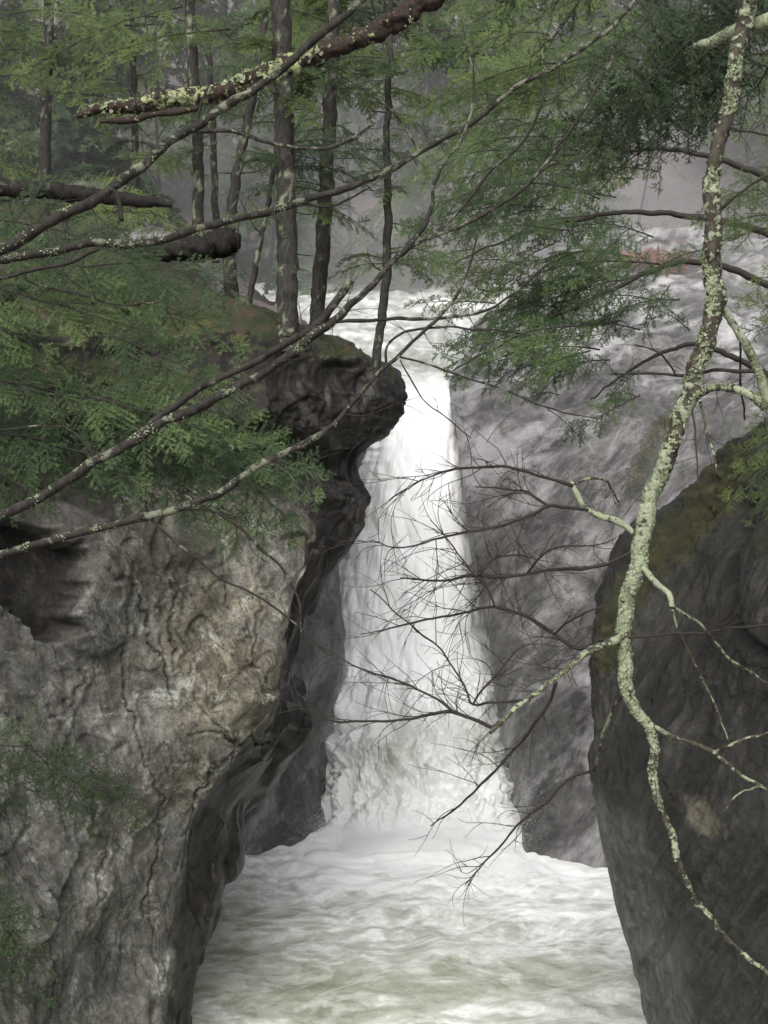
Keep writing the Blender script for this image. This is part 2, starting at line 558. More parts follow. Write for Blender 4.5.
def branch_mesh(name, P, R, mat, parent, lichen=0.0, sides=10, knob=0.12, seed=0.0, raise_l=0.0, lscale=4.0):
    V, Fq, tr, ring = tube(P, R, sides)
    nr = len(P) * sides
    RR = np.repeat(R, sides)
    body = V[:nr]
    nz = fbm(body * np.array([9, 9, 9]) + seed, 3)
    disp = nz * knob * RR
    lm = 0.5 + 0.42 * fbm(body * lscale + 31 + seed, 4, 0.6) + 0.45 * fbm(body * lscale * 5.5 + 7 + seed, 3, 0.6)
    lv = np.broadcast_to(np.asarray(lichen, float), (len(P),)) if np.ndim(lichen) else np.full(len(P), lichen)
    lm = lm - 0.5 + np.repeat(lv, sides)
    if raise_l:
        disp = disp + raise_l * smooth01(lm, 0.42, 0.6) * (0.6 + 0.8 * fbm(body * 60, 2))
    body = body + ring[:nr] * disp[:, None]
    V = np.concatenate([body, V[nr:]])
    lm = np.concatenate([lm, [0, 0]]) if len(V) > nr else lm
    V = local(parent, V) if parent is not None else V
    return link(name, V, [Fq, tr] if len(tr) else [Fq], mat, parent, {'lichen': lm})


def twig_path(p0, dirv, L, curl=0.35, seed=0, n=9, grav=0.0):
    r = np.random.default_rng(seed)
    d = dirv / (np.linalg.norm(dirv) + 1e-9)
    pts = [np.array(p0)]
    step = L / (n - 1)
    turn = r.normal(size=3) * curl * 0.5
    for k in range(n - 1):
        turn = turn * 0.7 + r.normal(size=3) * curl * 0.35
        d = d + turn * 0.35 + np.array([0, 0, grav]) * 0.1
        d /= np.linalg.norm(d)
        pts.append(pts[-1] + d * step)
    return np.array(pts)


def wood_join(paths, sides=5):
    Vs, Fs, Ts, o = [], [], [], 0
    for P, R in paths:
        V, Fq, tr, _ = tube(P, R, sides)
        Vs.append(V)
        Fs.append(Fq + o)
        Ts.append(np.asarray(tr) + o)
        o += len(V)
    return np.concatenate(Vs), [np.concatenate(Fs), np.concatenate(Ts)]


# ------------------------------------------------------------------ hemlock foliage


def bough_data(L=1.2, W=0.55, droop=0.25, seed=0, g1=0.045, g2=0.022, sp_=0.004, nl0=0.0125, hw=0.0013, arch=0.05, dens=1.0, l2max=0.16):
    """one flat hemlock bough along +X, its spread along Y, up +Z. Returns needle tris V (n,3,3), tint, wood paths"""
    r = np.random.default_rng(seed)
    segs = []          # p0, p1, normal, tint
    wood = []
    n0 = 14
    t = np.linspace(0, 1, n0)
    side_c = r.normal() * 0.06
    axis = np.stack([t * L * (1 - 0.12 * droop), side_c * L * np.sin(t * 3) + 0.01 * np.cumsum(r.normal(size=n0)) * L * 0.6, arch * L * np.sin(t * np.pi) - droop * L * t ** 2.0], -1)
    wood.append((axis, np.linspace(0.0062 * L + 0.0005, 0.0013, n0)))

    def at(tt):
        x = tt * (n0 - 1)
        i = min(int(x), n0 - 2)
        return axis[i] + (axis[i + 1] - axis[i]) * (x - i), axis[min(i + 1, n0 - 1)] - axis[i]

    def twig(p, d, up, length, lev, tint):
        k = max(2, int(length / 0.05))
        pts = [p]
        dd = d / np.linalg.norm(d)
        for j in range(k):
            dd = dd + r.normal(size=3) * 0.08 + np.array([0, 0, -0.05 - 0.10 * droop * (j / k)])
            dd /= np.linalg.norm(dd)
            pts.append(pts[-1] + dd * length / k)
        pts = np.array(pts)
        for j in range(k):
            segs.append((pts[j], pts[j + 1], up, tint + 0.3 * (j / k) * (0.5 + 0.5 * (lev > 1))))
        if lev == 1:
            wood.append((pts, np.linspace(0.0022, 0.0008, len(pts))))
            s = g2 * r.uniform(0.6, 1.2)
            sgn = 1 if r.random() < 0.5 else -1
            while s < length * 0.95:
                x = s / length * k
                i = min(int(x), k - 1)
                q = pts[i] + (pts[i + 1] - pts[i]) * (x - i)
                tg = pts[i + 1] - pts[i]
                tg /= np.linalg.norm(tg)
                sd = np.cross(up, tg)
                a = math.radians(r.uniform(38, 58))
                l2 = min((0.38 * (length - s) + 0.03) * r.uniform(0.6, 1.2), l2max)
                if r.random() > 0.08:
                    twig(q, tg * math.cos(a) + sgn * sd * math.sin(a), up, l2, 2, tint + r.uniform(-0.1, 0.12))
                sgn = -sgn
                s += g2 * r.uniform(0.7, 1.3)

    s, sgn = 0.04 * L, 1
    while s < L * 0.97:
        tt = s / L
        p, tg = at(tt)
        tg = tg / np.linalg.norm(tg)
        up = np.array([0, 0, 1.0]) + r.normal(size=3) * 0.25
        sd = np.cross(up, tg)
        sd /= np.linalg.norm(sd)
        up2 = np.cross(tg, sd)
        prof = (math.sin(min(1, tt * 2.2 + 0.25) * math.pi * 0.5)) * (1 - tt) ** 0.75 + 0.10
        ln = W * prof * r.uniform(0.5, 1.15)
        a = math.radians(r.uniform(42, 66))
        if r.random() > 0.08:
            twig(p, tg * math.cos(a) + sgn * sd * math.sin(a) + up2 * r.normal() * 0.14, up2, max(0.05, ln), 1, r.uniform(0.05, 0.5))
        sgn = -sgn
        s += g1 * r.uniform(0.7, 1.3)
    twig(*at(0.9), np.array([0, 0, 1.0]), 0.1 * L, 1, 0.6)
    p0 = np.array([s_[0] for s_ in segs])
    p1 = np.array([s_[1] for s_ in segs])
    up = np.array([s_[2] for s_ in segs])
    tint = np.array([s_[3] for s_ in segs])
    ln = np.linalg.norm(p1 - p0, axis=1)
    cnt = np.maximum(1, np.round(ln / sp_).astype(int)) * 2
    idx = np.repeat(np.arange(len(segs)), cnt)
    N = len(idx)
    f = r.random(N)
    sg = np.where(r.random(N) < 0.5, 1.0, -1.0)
    tg = (p1 - p0)[idx] / ln[idx][:, None]
    sd = np.cross(up[idx], tg)
    sd /= np.linalg.norm(sd, axis=1, keepdims=True) + 1e-9
    base = p0[idx] + (p1 - p0)[idx] * f[:, None]
    nl = nl0 * r.uniform(0.6, 1.15, N)
    dirn = sd * sg[:, None] * 0.86 + tg * r.uniform(0.2, 0.8, N)[:, None] + up[idx] * r.normal(size=N)[:, None] * 0.28
    dirn /= np.linalg.norm(dirn, axis=1, keepdims=True)
    V = np.stack([base - tg * hw, base + tg * hw, base + dirn * nl[:, None]], 1)
    return V, np.clip(tint[idx] + r.uniform(-0.1, 0.1, N), 0, 1), wood


def frame(X, up):
    X = X / np.linalg.norm(X)
    Y = np.cross(up, X)
    Y /= np.linalg.norm(Y) + 1e-9
    Z = np.cross(X, Y)
    return np.stack([X, Y, Z], 1)   # columns


BANK = {}


def bank(kind, k):
    if (kind, k) not in BANK:
        if kind == 'near':
            BANK[kind, k] = bough_data(1.0, 0.45, 0.22, 100 + k, 0.042, 0.019, 0.0036, 0.0145, 0.0019)
        elif kind == 'hang':
            BANK[kind, k] = bough_data(1.0, 0.30, 0.5, 200 + k, 0.046, 0.023, 0.004, 0.0145, 0.0019)
        elif kind == 'mid':
            BANK[kind, k] = bough_data(1.6, 0.62, 0.25, 300 + k, 0.058, 0.031, 0.0062, 0.024, 0.0042)
        else:
            BANK[kind, k] = bough_data(2.2, 0.95, 0.28, 400 + k, 0.10, 0.062, 0.017, 0.075, 0.013, 0.05, 1.0, 0.26)
    return BANK[kind, k]


def bough_part(parent, p0, p1, kind, seed, mat, up=(0, -0.55, 1.0), tint=0.0, wood_mat=None, scale_w=1.0, name='bough'):
    """a bough from p0 to p1 as a part (wood) with its needles as a sub-part"""
    Vn, ti, wood = bank(kind, seed % 5)
    r = np.random.default_rng(seed)
    X = np.asarray(p1, float) - np.asarray(p0, float)
    tipL = wood[0][0][-1]
    l0 = np.linalg.norm(tipL)
    s = np.linalg.norm(X) / l0
    Rm = frame(X, np.asarray(up, float) + r.normal(size=3) * 0.12)
    # rotate so that the template's tip direction maps onto X
    a = tipL / l0
    Rt = frame(a, np.array([0, 0, 1.0]))
    Q = Rm @ Rt.T
    S = np.array([s, s * scale_w * (1 if r.random() < .5 else -1), s])

    def tf(V):
        return (V * S) @ Q.T + np.asarray(p0)
    paths = [(tf(P), R * s ** 0.5) for P, R in wood]
    V, Fs = wood_join(paths, 4)
    wo = link(name, local(parent, V), Fs, wood_mat or M_TWIG, parent)
    NV = tf(Vn.reshape(-1, 3))
    idx = np.arange(len(NV)).reshape(-1, 3)
    link('needles', local(parent, NV), idx, mat, wo, {'tint': np.clip(np.repeat(ti, 3) + tint, 0, 1)}, smooth=False)
    return wo


CROWNS = {}


def crown_data(h, rad, z0, nb, kind, seed, droop=0.0, gapy=0.15):
    """whole crown: many boughs round a trunk of height h, from z0 up"""
    r = np.random.default_rng(seed)
    NV, TI, paths = [], [], []
    for b in range(nb):
        f = (b + r.random()) / nb
        z = z0 + (h - z0) * f ** 0.9
        if r.random() < gapy:
            continue
        L = rad * (1 - f) ** 0.7 * r.uniform(0.55, 1.2) + 0.35
        az = r.uniform(0, 2 * np.pi)
        el = r.uniform(-0.35, 0.12) - droop
        X = np.array([math.cos(az) * math.cos(el), math.sin(az) * math.cos(el), math.sin(el)])
        Vn, ti, wood = bank(kind, int(r.integers(5)))
        l0 = np.linalg.norm(wood[0][0][-1])
        s = L / l0
        Q = frame(X, np.array([0, 0, 1.0]) + r.normal(size=3) * 0.2)
        p0 = np.array([0, 0, z])
        # needles keep their size better when the bough is scaled little; fine for distant crowns
        V = (Vn.reshape(-1, 3) * s) @ Q.T + p0
        NV.append(V)
        TI.append(np.clip(np.repeat(ti, 3) + r.uniform(-0.2, 0.2), 0, 1))
        paths.append(((wood[0][0] * s) @ Q.T + p0, wood[0][1] * s ** .5 * 1.2))
    return np.concatenate(NV), np.concatenate(TI), paths


# ================================================================== THE SETTING
# ---- left cliff
def build_grid(X, Y, D, nr, nc):
    G = U(np.array(X), np.array(Y), np.array(D))
    P = catmull(catmull(G, nr, 0), nc, 1)
    return P


def rock_detail(P, strata, amp=(0.20, 0.13, 0.06, 0.025), rot=0.45, seed=0.0, fscale=1.5):
    c, s = math.cos(rot), math.sin(rot)
    q = P @ np.array([[c, 0, s], [0, 1, 0], [-s, 0, c]])
    wv = np.stack([fbm(P * 0.9 + k * 11 + seed, 3) for k in range(3)], -1) * 0.16
    q = q + wv
    big = fbm(P * 0.45 + seed, 3)
    rd = ridged(q * np.array(strata) + seed, 4) - 1.0
    fv, fe = facet(q * np.array([fscale, fscale, fscale * 0.7]) + seed, int(seed) & 63)
    fv2, fe2 = facet(q * np.array([fscale, fscale, fscale * 0.6]) * 2.9 + seed + 5, 7)
    sm = fbm(P * 5.0 + seed, 5, 0.62)
    fv3, fe3 = facet(q * np.array([fscale, fscale, fscale * 0.7]) * 8.0 + seed + 9, 21)
    disp = amp[0] * big + amp[1] * (fv + 0.03 * rd) + amp[2] * fv2 + amp[2] * 0.12 * fv3 + amp[3] * sm
    crack = (1 - smooth01(fe, 0.0, 0.04)) * 0.6 + (1 - smooth01(fe2, 0.0, 0.05)) * 0.2
    return disp, crack


#         c0    c1   c2   c3   c4   c5   c6   c7   c8   c9
LX = [[-420, -160, 20, 130, 190, 235, 290, 345, 330, 230],
      [-420, -160, 20, 130, 195, 250, 305, 355, 345, 240],
      [-420, -160, 20, 140, 215, 272, 328, 372, 362, 250],
      [-420, -160, 20, 140, 215, 285, 348, 402, 392, 270],
      [-420, -160, 20, 140, 215, 285, 345, 391, 380, 260],
      [-420, -160, 20, 140, 215, 290, 335, 363, 352, 240],
      [-420, -160, 20, 140, 220, 312, 342, 370, 358, 230],
      [-420, -160, 20, 140, 225, 320, 337, 351, 338, 220],
      [-420, -160, 20, 140, 225, 303, 314, 323, 310, 200],
      [-420, -160, 20, 140, 220, 288, 299, 309, 296, 180],
      [-420, -160, 20, 140, 215, 283, 296, 306, 294, 170],
      [-420, -160, 20, 130, 205, 263, 286, 305, 290, 160],
      [-420, -160, 20, 120, 190, 243, 262, 275, 260, 140],
      [-420, -160, 20, 110, 170, 212, 228, 242, 226, 110],
      [-420, -160, 20, 100, 150, 190, 213, 235, 218, 100],
      [-420, -160, 20, 90, 135, 175, 197, 215, 200, 80],
      [-420, -160, 20, 85, 125, 163, 175, 186, 170, 60],
      [-420, -160, 20, 80, 115, 150, 158, 166, 150, 40]]
LY = [[190, 196, 206, 225, 262, 318, 352, 372, 390, 410],
      [235, 240, 246, 262, 286, 310, 338, 362, 372, 390],
      [292, 296, 300, 302, 303, 314, 330, 352, 366, 380],
      [350, 352, 356, 362, 368, 378, 386, 396, 400, 405],
      [410, 412, 415, 420, 425, 430, 432, 434, 436, 440],
      [450, 452, 455, 458, 460, 462, 464, 465, 466, 468],
      [500, 500, 500, 500, 500, 500, 500, 500, 500, 500]] + [[y] * 10 for y in (545, 600, 645, 690, 740, 782, 820, 870, 930, 1024, 1120)]
base_d = np.array([12.2, 13.6, 15.2, 16.2, 16.8, 17.1, 17.7, 18.4, 20.6, 25.0])
LD = [base_d + np.array([16, 15, 14, 12, 10, 9, 8.5, 8, 6.5, 4]),
      base_d + np.array([8, 8, 7, 6, 5, 4.2, 4, 3.6, 3, 2]),
      base_d + np.array([1, 1, 1, 0.7, 0.3, 0.1, 0, 0, 0, 0]),
      base_d + np.array([0, 0, 0, -0.3, -0.5, -0.5, -0.4, -0.3, 0, 0]),
      base_d + np.array([0, 0, -0.1, -0.4, -0.6, -0.5, -0.3, -0.2, 0, 0]),
      base_d + np.array([0, 0, 0.1, 0.2, 0.2, 0.2, 0.2, 0.2, 0.1, 0])] + [base_d] * 12
LD = np.array(LD)
P = build_grid(LX, LY, LD, 34, 50)
N = toward_camera(normals_of(P), P)
disp, crack = rock_detail(P, (1.3, 1.3, 0.45), (0.24, 0.19, 0.06, 0.008), 0.5, 4.0, 1.0)
px, py, _d = project(P)
facing = smooth01(py, 300, 345)
# niche on the left, and the cracks that run down the face
niche = np.exp(-(((px - 30 - (py - 600) * 0.15) / 52) ** 4) - (((py - 590) / 58) ** 4))
nd, _ = seg_dist(px, py, [(-40, 560), (40, 660), (88, 640)])


def poly_sd(px, py, poly):
    d, _ = seg_dist(px, py, poly + poly[:1])
    ins = np.zeros(px.shape, bool)
    for (ax, ay), (bx, by) in zip(poly, poly[1:] + poly[:1]):
        c_ = ((ay > py) != (by > py)) & (px < (bx - ax) * (py - ay) / (by - ay + 1e-9) + ax)
        ins ^= c_
    return np.where(ins, d, -d)


sdn = poly_sd(px + 12 * perlin(P * 3) + 5 * perlin(P * 11), py + 12 * perlin(P * 3 + 9) + 4 * perlin(P * 11 + 5), [(-120, 500), (20, 520), (96, 540), (84, 580), (88, 632), (66, 652), (40, 634), (8, 604), (-120, 560)])
niche = smooth01(sdn, -1, 9)
disp = disp - 0.42 * niche
CR = [([(100, 562), (132, 588), (160, 636), (176, 690), (182, 705)], 3.2, .10), ([(130, 565), (133, 630), (128, 680), (138, 720), (150, 760)], 3, .08),
      ([(172, 560), (178, 620), (180, 675)], 2.5, .06), ([(190, 735), (220, 730), (245, 750), (262, 745), (284, 752)], 3, .09),
      ([(200, 700), (232, 735), (240, 768)], 2.6, .07), ([(240, 750), (215, 775), (195, 830), (192, 880)], 3, .08),
      ([(0, 700), (30, 740), (62, 790), (80, 850)], 3, .07), ([(60, 700), (75, 760), (100, 800), (105, 870), (98, 930)], 3, .08),
      ([(150, 760), (165, 800), (160, 860), (150, 910), (158, 960)], 2.5, .07), ([(90, 650), (95, 690), (60, 720)], 3, .06),
      ([(20, 860), (60, 900), (70, 970), (60, 1024)], 3, .07), ([(110, 940), (150, 955), (168, 985)], 2.6, .06),
      ([(225, 545), (228, 600), (250, 640)], 2.6, .06), ([(255, 560), (262, 610), (255, 660), (275, 700)], 2.4, .05)]
cavx = np.zeros_like(px)
wx = px + 9 * perlin(P * 3.0) + 4 * perlin(P * 9.0 + 3) + 2 * perlin(P * 24.0 + 3)
wy = py + 9 * perlin(P * 3.0 + 40) + 3 * perlin(P * 9 + 40)
for poly, w, dep in CR:
    dd, tt = seg_dist(wx, wy, poly)
    w = w * 0.55
    g = np.exp(-(dd / w) ** 2) * np.sin(np.clip(tt, 0.04, 0.96) * np.pi) ** 0.4
    disp = disp - dep * 0.5 * g
    cavx = np.maximum(cavx, g * 0.85)
    # the lip beside a crack stands a little proud on one side
    disp = disp + 0.02 * np.exp(-((dd - 2.6 * w) / (2.2 * w)) ** 2)
capm = 1 - smooth01(py, 465, 520)
disp += capm * facing * (0.04 * fbm(P * 2.6, 6, 0.6) + 0.02 * ridged(P * np.array([1.6, 1.6, 2.6]), 4) - 0.03)
disp = (disp - 0.13) * (0.35 + 0.65 * facing)
P2 = P + N * disp[..., None]
N2 = toward_camera(normals_of(P2), P2)
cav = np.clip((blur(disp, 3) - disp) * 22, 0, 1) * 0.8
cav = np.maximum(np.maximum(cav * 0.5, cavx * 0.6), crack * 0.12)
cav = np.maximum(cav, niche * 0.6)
zup = N2[..., 2]
wob = 12 * perlin(P * 2.2)
cap = smooth01(535 - np.abs(px - 250) * 0.02 + wob - 25 * smooth01(px, 150, 300), py - 12, py + 20)
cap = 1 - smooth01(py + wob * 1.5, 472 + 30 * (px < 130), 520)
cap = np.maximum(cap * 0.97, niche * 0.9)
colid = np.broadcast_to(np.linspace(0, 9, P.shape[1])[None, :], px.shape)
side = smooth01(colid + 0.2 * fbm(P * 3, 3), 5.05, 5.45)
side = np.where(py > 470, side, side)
darkm = np.maximum(cap, side * 0.98)  # gorge side darkened in colour to stand for its shade
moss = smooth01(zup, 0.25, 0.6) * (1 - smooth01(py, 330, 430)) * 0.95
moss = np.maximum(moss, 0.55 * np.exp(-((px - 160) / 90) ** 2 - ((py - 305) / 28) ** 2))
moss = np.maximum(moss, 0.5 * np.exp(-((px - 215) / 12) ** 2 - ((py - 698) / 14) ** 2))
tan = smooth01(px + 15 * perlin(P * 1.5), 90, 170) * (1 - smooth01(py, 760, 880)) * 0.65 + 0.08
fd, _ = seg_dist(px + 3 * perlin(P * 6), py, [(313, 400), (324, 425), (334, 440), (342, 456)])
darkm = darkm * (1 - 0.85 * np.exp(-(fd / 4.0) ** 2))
darkm = np.maximum(darkm, 0.45 * (1 - smooth01(py + 14 * perlin(P * 1.7), 520, 590)))  # shade below the ledge, put into the colour
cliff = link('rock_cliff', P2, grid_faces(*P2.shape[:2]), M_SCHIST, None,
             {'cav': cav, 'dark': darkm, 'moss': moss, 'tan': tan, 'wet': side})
tag(cliff, 'pale grey and tan cracked rock cliff with dark mossy overhanging top left of the falls', 'cliff')
LEDGE = P2

# ---- right dark cliff
#         silhouette, side, crest, face ..., out of frame
RX = [[705, 716, 730, 750, 800, 900, 1100],
      [672, 690, 712, 745, 800, 900, 1100],
      [640, 672, 700, 740, 800, 900, 1100],
      [620, 650, 680, 725, 800, 900, 1100],
      [596, 624, 655, 715, 790, 900, 1100],
      [587, 606, 632, 700, 790, 900, 1100],
      [591, 600, 614, 690, 790, 900, 1100],
      [594, 600, 610, 690, 790, 900, 1100],
      [597, 610, 625, 700, 790, 900, 1100],
      [606, 626, 648, 710, 790, 900, 1100],
      [621, 640, 662, 720, 790, 900, 1100],
      [646, 658, 674, 725, 790, 900, 1100],
      [668, 676, 690, 735, 790, 900, 1100]]
RY = [[474, 458, 440, 420, 400, 395, 390],
      [500, 490, 478, 466, 455, 450, 445],
      [520, 518, 516, 510, 500, 495, 490],
      [555, 555, 555, 550, 545, 540, 540],
      [618, 620, 622, 620, 615, 610, 610],
      [675, 675, 675, 675, 675, 675, 675]] + [[y] * 7 for y in (730, 785, 830, 875, 935, 1024, 1120)]
rb = np.array([15.4, 15.0, 14.6, 13.4, 12.0, 10.8, 9.5])
RD = np.array([rb + 1.4, rb + 0.9, rb + 0.5, rb + 0.2] + [rb] * 5 + [rb + 0.15, rb + 0.5, rb + 1.1, rb + 1.7])
# add a turned-back column behind the silhouette
RX = np.concatenate([np.array(RX)[:, :1] + 110, np.array(RX)[:, :1] + 14, np.array(RX)], 1)
RY = np.concatenate([np.array(RY)[:, :1], np.array(RY)[:, :1], np.array(RY)], 1)
RD = np.concatenate([RD[:, :1] + 4.5, RD[:, :1] + 1.2, RD], 1)
P = build_grid(RX, RY, RD, 30, 36)
N = toward_camera(normals_of(P), P)
disp, crack = rock_detail(P, (1.6, 1.6, 0.4), (0.14, 0.10, 0.045, 0.018), -0.75, 11.0, 1.0)
px, py, _d = project(P)
smoothface = smooth01(py, 770, 830) * (1 - smooth01(px - (610 + (py - 780) * 0.27), 10, 40))
disp = disp * (1 - 0.75 * smoothface)
# inclined foliation grooves on the right face
gro = ridged(np.stack([(px - 600 + (py - 600) * 0.55) / 26.0, (py + px * 0.9) / 160.0, 0 * px], -1), 3) - 1
disp = disp + 0.05 * gro * smooth01(px, 610, 660)
dd, _ = seg_dist(px + 5 * perlin(P * 4), py, [(745, 500), (735, 560), (738, 620), (768, 650)])
disp -= 0.16 * np.exp(-(dd / 7) ** 2)
bl = np.exp(-((px - 775) / 34) ** 2 - ((py - 600) / 70) ** 2)
mz, _ = seg_dist(px, py, [(735, 455), (700, 510), (655, 560), (622, 610), (606, 660)])
disp += 0.16 * bl - 0.04 + 0.05 * np.exp(-(mz / 26) ** 2) * fbm(P * 6, 4, 0.6)
P2 = P + N * disp[..., None]
N2 = toward_camera(normals_of(P2), P2)
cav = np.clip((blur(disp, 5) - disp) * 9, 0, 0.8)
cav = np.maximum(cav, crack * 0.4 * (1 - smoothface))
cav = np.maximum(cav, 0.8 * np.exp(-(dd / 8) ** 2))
dm, _ = seg_dist(px, py, [(735, 455), (700, 510), (655, 560), (622, 610), (606, 660)])
moss = 0.75 * np.exp(-(dm / 24) ** 2) + 0.3 * smooth01(N2[..., 2], 0.45, 0.8) * (py < 700)
moss = np.maximum(moss, 0.6 * np.exp(-((px - 765) / 22) ** 2 - ((py - 545) / 22) ** 2))
tan = 0.75 * np.exp(-((px - 700 - (py - 820) * 0.6) / 26) ** 2 - ((py - 818) / 26) ** 2) + 0.35 * bl + 0.33 * np.exp(-((px - 690) / 50) ** 2 - ((py - 570) / 50) ** 2)
tan += 0.22 * np.exp(-((px - 640) / 40) ** 2 - ((py - 720) / 60) ** 2)
pale = 0.15 + 1.0 * smoothface + 0.5 * np.exp(-((px - 690) / 60) ** 2 - ((py - 560) / 60) ** 2)
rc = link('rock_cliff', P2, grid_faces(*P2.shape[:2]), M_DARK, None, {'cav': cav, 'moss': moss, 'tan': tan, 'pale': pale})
tag(rc, 'dark wet rock cliff with a brown mossy ridge right of the pool', 'cliff')

# ---- grey slab beside the falls
SX = [[520, 532, 560, 606, 690, 800, 980],
      [480, 490, 530, 600, 690, 800, 980],
      [450, 460, 510, 590, 690, 800, 980],
      [456, 468, 520, 600, 700, 800, 980],
      [463, 478, 530, 600, 700, 800, 980],
      [474, 492, 540, 610, 700, 800, 980],
      [486, 504, 550, 620, 700, 800, 980],
      [494, 512, 555, 620, 700, 800, 980],
      [503, 520, 560, 620, 700, 800, 980],
      [516, 530, 565, 620, 700, 800, 980],
      [525, 538, 570, 620, 700, 800, 980],
      [531, 545, 575, 625, 700, 800, 980]]
SY = [[300, 292, 272, 246, 236, 248, 260],
      [338, 330, 318, 300, 290, 300, 300],
      [382, 372, 362, 350, 345, 345, 345],
      [430, 424, 415, 400, 395, 395, 395],
      [490, 486, 480, 465, 455, 455, 455],
      [555, 552, 545, 535, 525, 525, 525],
      [620, 618, 612, 605, 600, 600, 600],
      [680, 680, 678, 672, 670, 670, 670],
      [740, 740, 740, 738, 735, 735, 735],
      [800, 800, 800, 798, 795, 795, 795],
      [852, 856, 862, 868, 870, 875, 880],
      [890, 894, 900, 905, 910, 915, 920]]
SD = [[34, 34.5, 35, 36, 36, 35, 32], [30.5, 30.8, 31.5, 32, 32, 31, 29], [28.4, 28.4, 28.8, 29.2, 29, 28, 26.5],
      [27.4, 27.3, 27.4, 27.5, 27.2, 26.5, 25], [27.0, 26.7, 26.6, 26.5, 26, 25.3, 24], [26.7, 26.2, 26.0, 25.8, 25.3, 24.6, 23.4],
      [26.4, 25.8, 25.5, 25.2, 24.8, 24, 23], [26.1, 25.4, 25.1, 24.8, 24.4, 23.7, 22.6], [25.7, 25.0, 24.7, 24.4, 24.0, 23.3, 22.3],
      [25.2, 24.6, 24.3, 24.0, 23.7, 23.0, 22], [24.6, 24.1, 23.9, 23.7, 23.4, 22.8, 21.8], [24.5, 24.0, 23.8, 23.6, 23.3, 22.7, 21.7]]
SX = np.concatenate([np.array(SX)[:, :1] + 20, np.array(SX)], 1)
SY = np.concatenate([np.array(SY)[:, :1], np.array(SY)], 1)
SD = np.concatenate([np.array(SD)[:, :1] + 2.5, np.array(SD)], 1)
P = build_grid(SX, SY, SD, 26, 36)
N = toward_camera(normals_of(P), P)
disp, crack = rock_detail(P, (0.9, 0.9, 0.35), (0.35, 0.26, 0.07, 0.018), -0.6, 23.0, 0.55)
px, py, _d = project(P)
edge = 1 - smooth01(px - (450 + np.clip(py - 400, 0, 500) * 0.16), 4, 40)
disp = disp * (1 - 0.8 * edge)
P2 = P + N * disp[..., None]
N2 = toward_camera(normals_of(P2), P2)
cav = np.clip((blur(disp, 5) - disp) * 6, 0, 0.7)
moss = 0.75 * np.exp(-((px - 640 - (470 - py) * 0.5) / 20) ** 2) * smooth01(py, 395, 420) * (1 - smooth01(py, 480, 520)) * 0.8
moss = moss + 0.3 * smooth01(N2[..., 2], 0.75, 0.95) * (py > 300)
tan = 0.25 * np.exp(-((px - 520) / 60) ** 2 - ((py - 440) / 50) ** 2)
pale = np.clip(0.55 + 0.35 * (1 - smooth01(py, 300, 400)) + 0.6 * np.exp(-((px - 690) / 80) ** 2 - ((py - 440) / 60) ** 2) + 0.4 * (px < 570) * smooth01(py, 480, 560), 0, 1)  # paler top: haze over the slab put into its colour
slab = link('rock_slab', P2, grid_faces(*P2.shape[:2]), M_SLAB, None, {'cav': cav, 'moss': moss, 'tan': tan, 'pale': pale})
tag(slab, 'sloping wet grey rock slab rising from the pool to the right of the white waterfall', 'rock slab')

# ---- rock wall on the left of the plunge
GX = [[150, 240, 300, 352, 340], [150, 240, 300, 345, 330], [150, 240, 290, 333, 318], [150, 240, 300, 345, 330], [150, 240, 295, 338, 322], [150, 240, 290, 330, 312],
      [150, 230, 285, 327, 305], [150, 220, 270, 325, 300], [150, 215, 262, 322, 296], [150, 210, 255, 318, 290]]
GY = [[y] * 5 for y in (400, 480, 580, 645, 690, 740, 785)] + [[812, 815, 820, 822, 825], [850, 856, 852, 838, 836], [890, 890, 885, 870, 870]]
GD = [[22.5, 23.6, 24.6, 26.0, 28]] * 7 + [[22.5, 23.6, 24.4, 25.4, 27.5], [22.6, 23.7, 24.2, 24.9, 27], [22.5, 23.6, 24.1, 24.8, 27]]
P = build_grid(GX, GY, GD, 22, 36)
N = toward_camera(normals_of(P), P)
disp, crack = rock_detail(P, (1.2, 1.2, 0.3), (0.2, 0.10, 0.05, 0.02), 0.3, 31.0, 0.9)
P2 = P + N * disp[..., None]
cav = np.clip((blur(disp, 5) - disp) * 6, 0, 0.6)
g = link('rock_wall', P2, grid_faces(*P2.shape[:2]), M_SLAB, None, {'cav': cav, 'moss': 0 * cav, 'tan': 0 * cav, 'pale': 1.0 + 0 * cav})
tag(g, 'smooth grey rock wall tucked behind the left cliff at the foot of the falls', 'rock wall', kind=None)

# ---- hillside and forest floor behind
xs = np.linspace(-60, 60, 260)
ys = np.linspace(33, 130, 260)
XX, YY = np.meshgrid(xs, ys)
chan = np.exp(-((XX - 0.5 - (YY - 30) * -0.02) / 4.2) ** 2)
bank_l = smooth01(-XX, 3, 12) * 1.0
ZZ = -0.9 + np.where(YY < 40, -2.4 * smooth01(40 - YY, 0, 14), 0) + np.clip(YY - 44, 0, None) * 0.33 + bank_l * np.clip(YY - 24, 0, 20) * 0.11 \
    + smooth01(XX, 5, 14) * np.clip(YY - 30, 0, 14) * 0.18
ZZ += 0.6 * fbm(np.stack([XX * .16, YY * .16, 0 * XX], -1), 5) * smooth01(np.abs(XX - 0.5), 2, 7) - chan * 0.5 * (YY < 48)
ZZ += np.where((XX < -5) & (YY < 32), -6 * smooth01(32 - YY, 0, 6) * 0, 0)
ZZ = np.where((np.abs(XX) < 9) & (YY < 30), ZZ - 3.0 * smooth01(30 - YY, 0, 3), ZZ)
hill = link('hillside', np.stack([XX, YY, ZZ], -1), grid_faces(260, 260), M_HILL)
tag(hill, kind='structure')

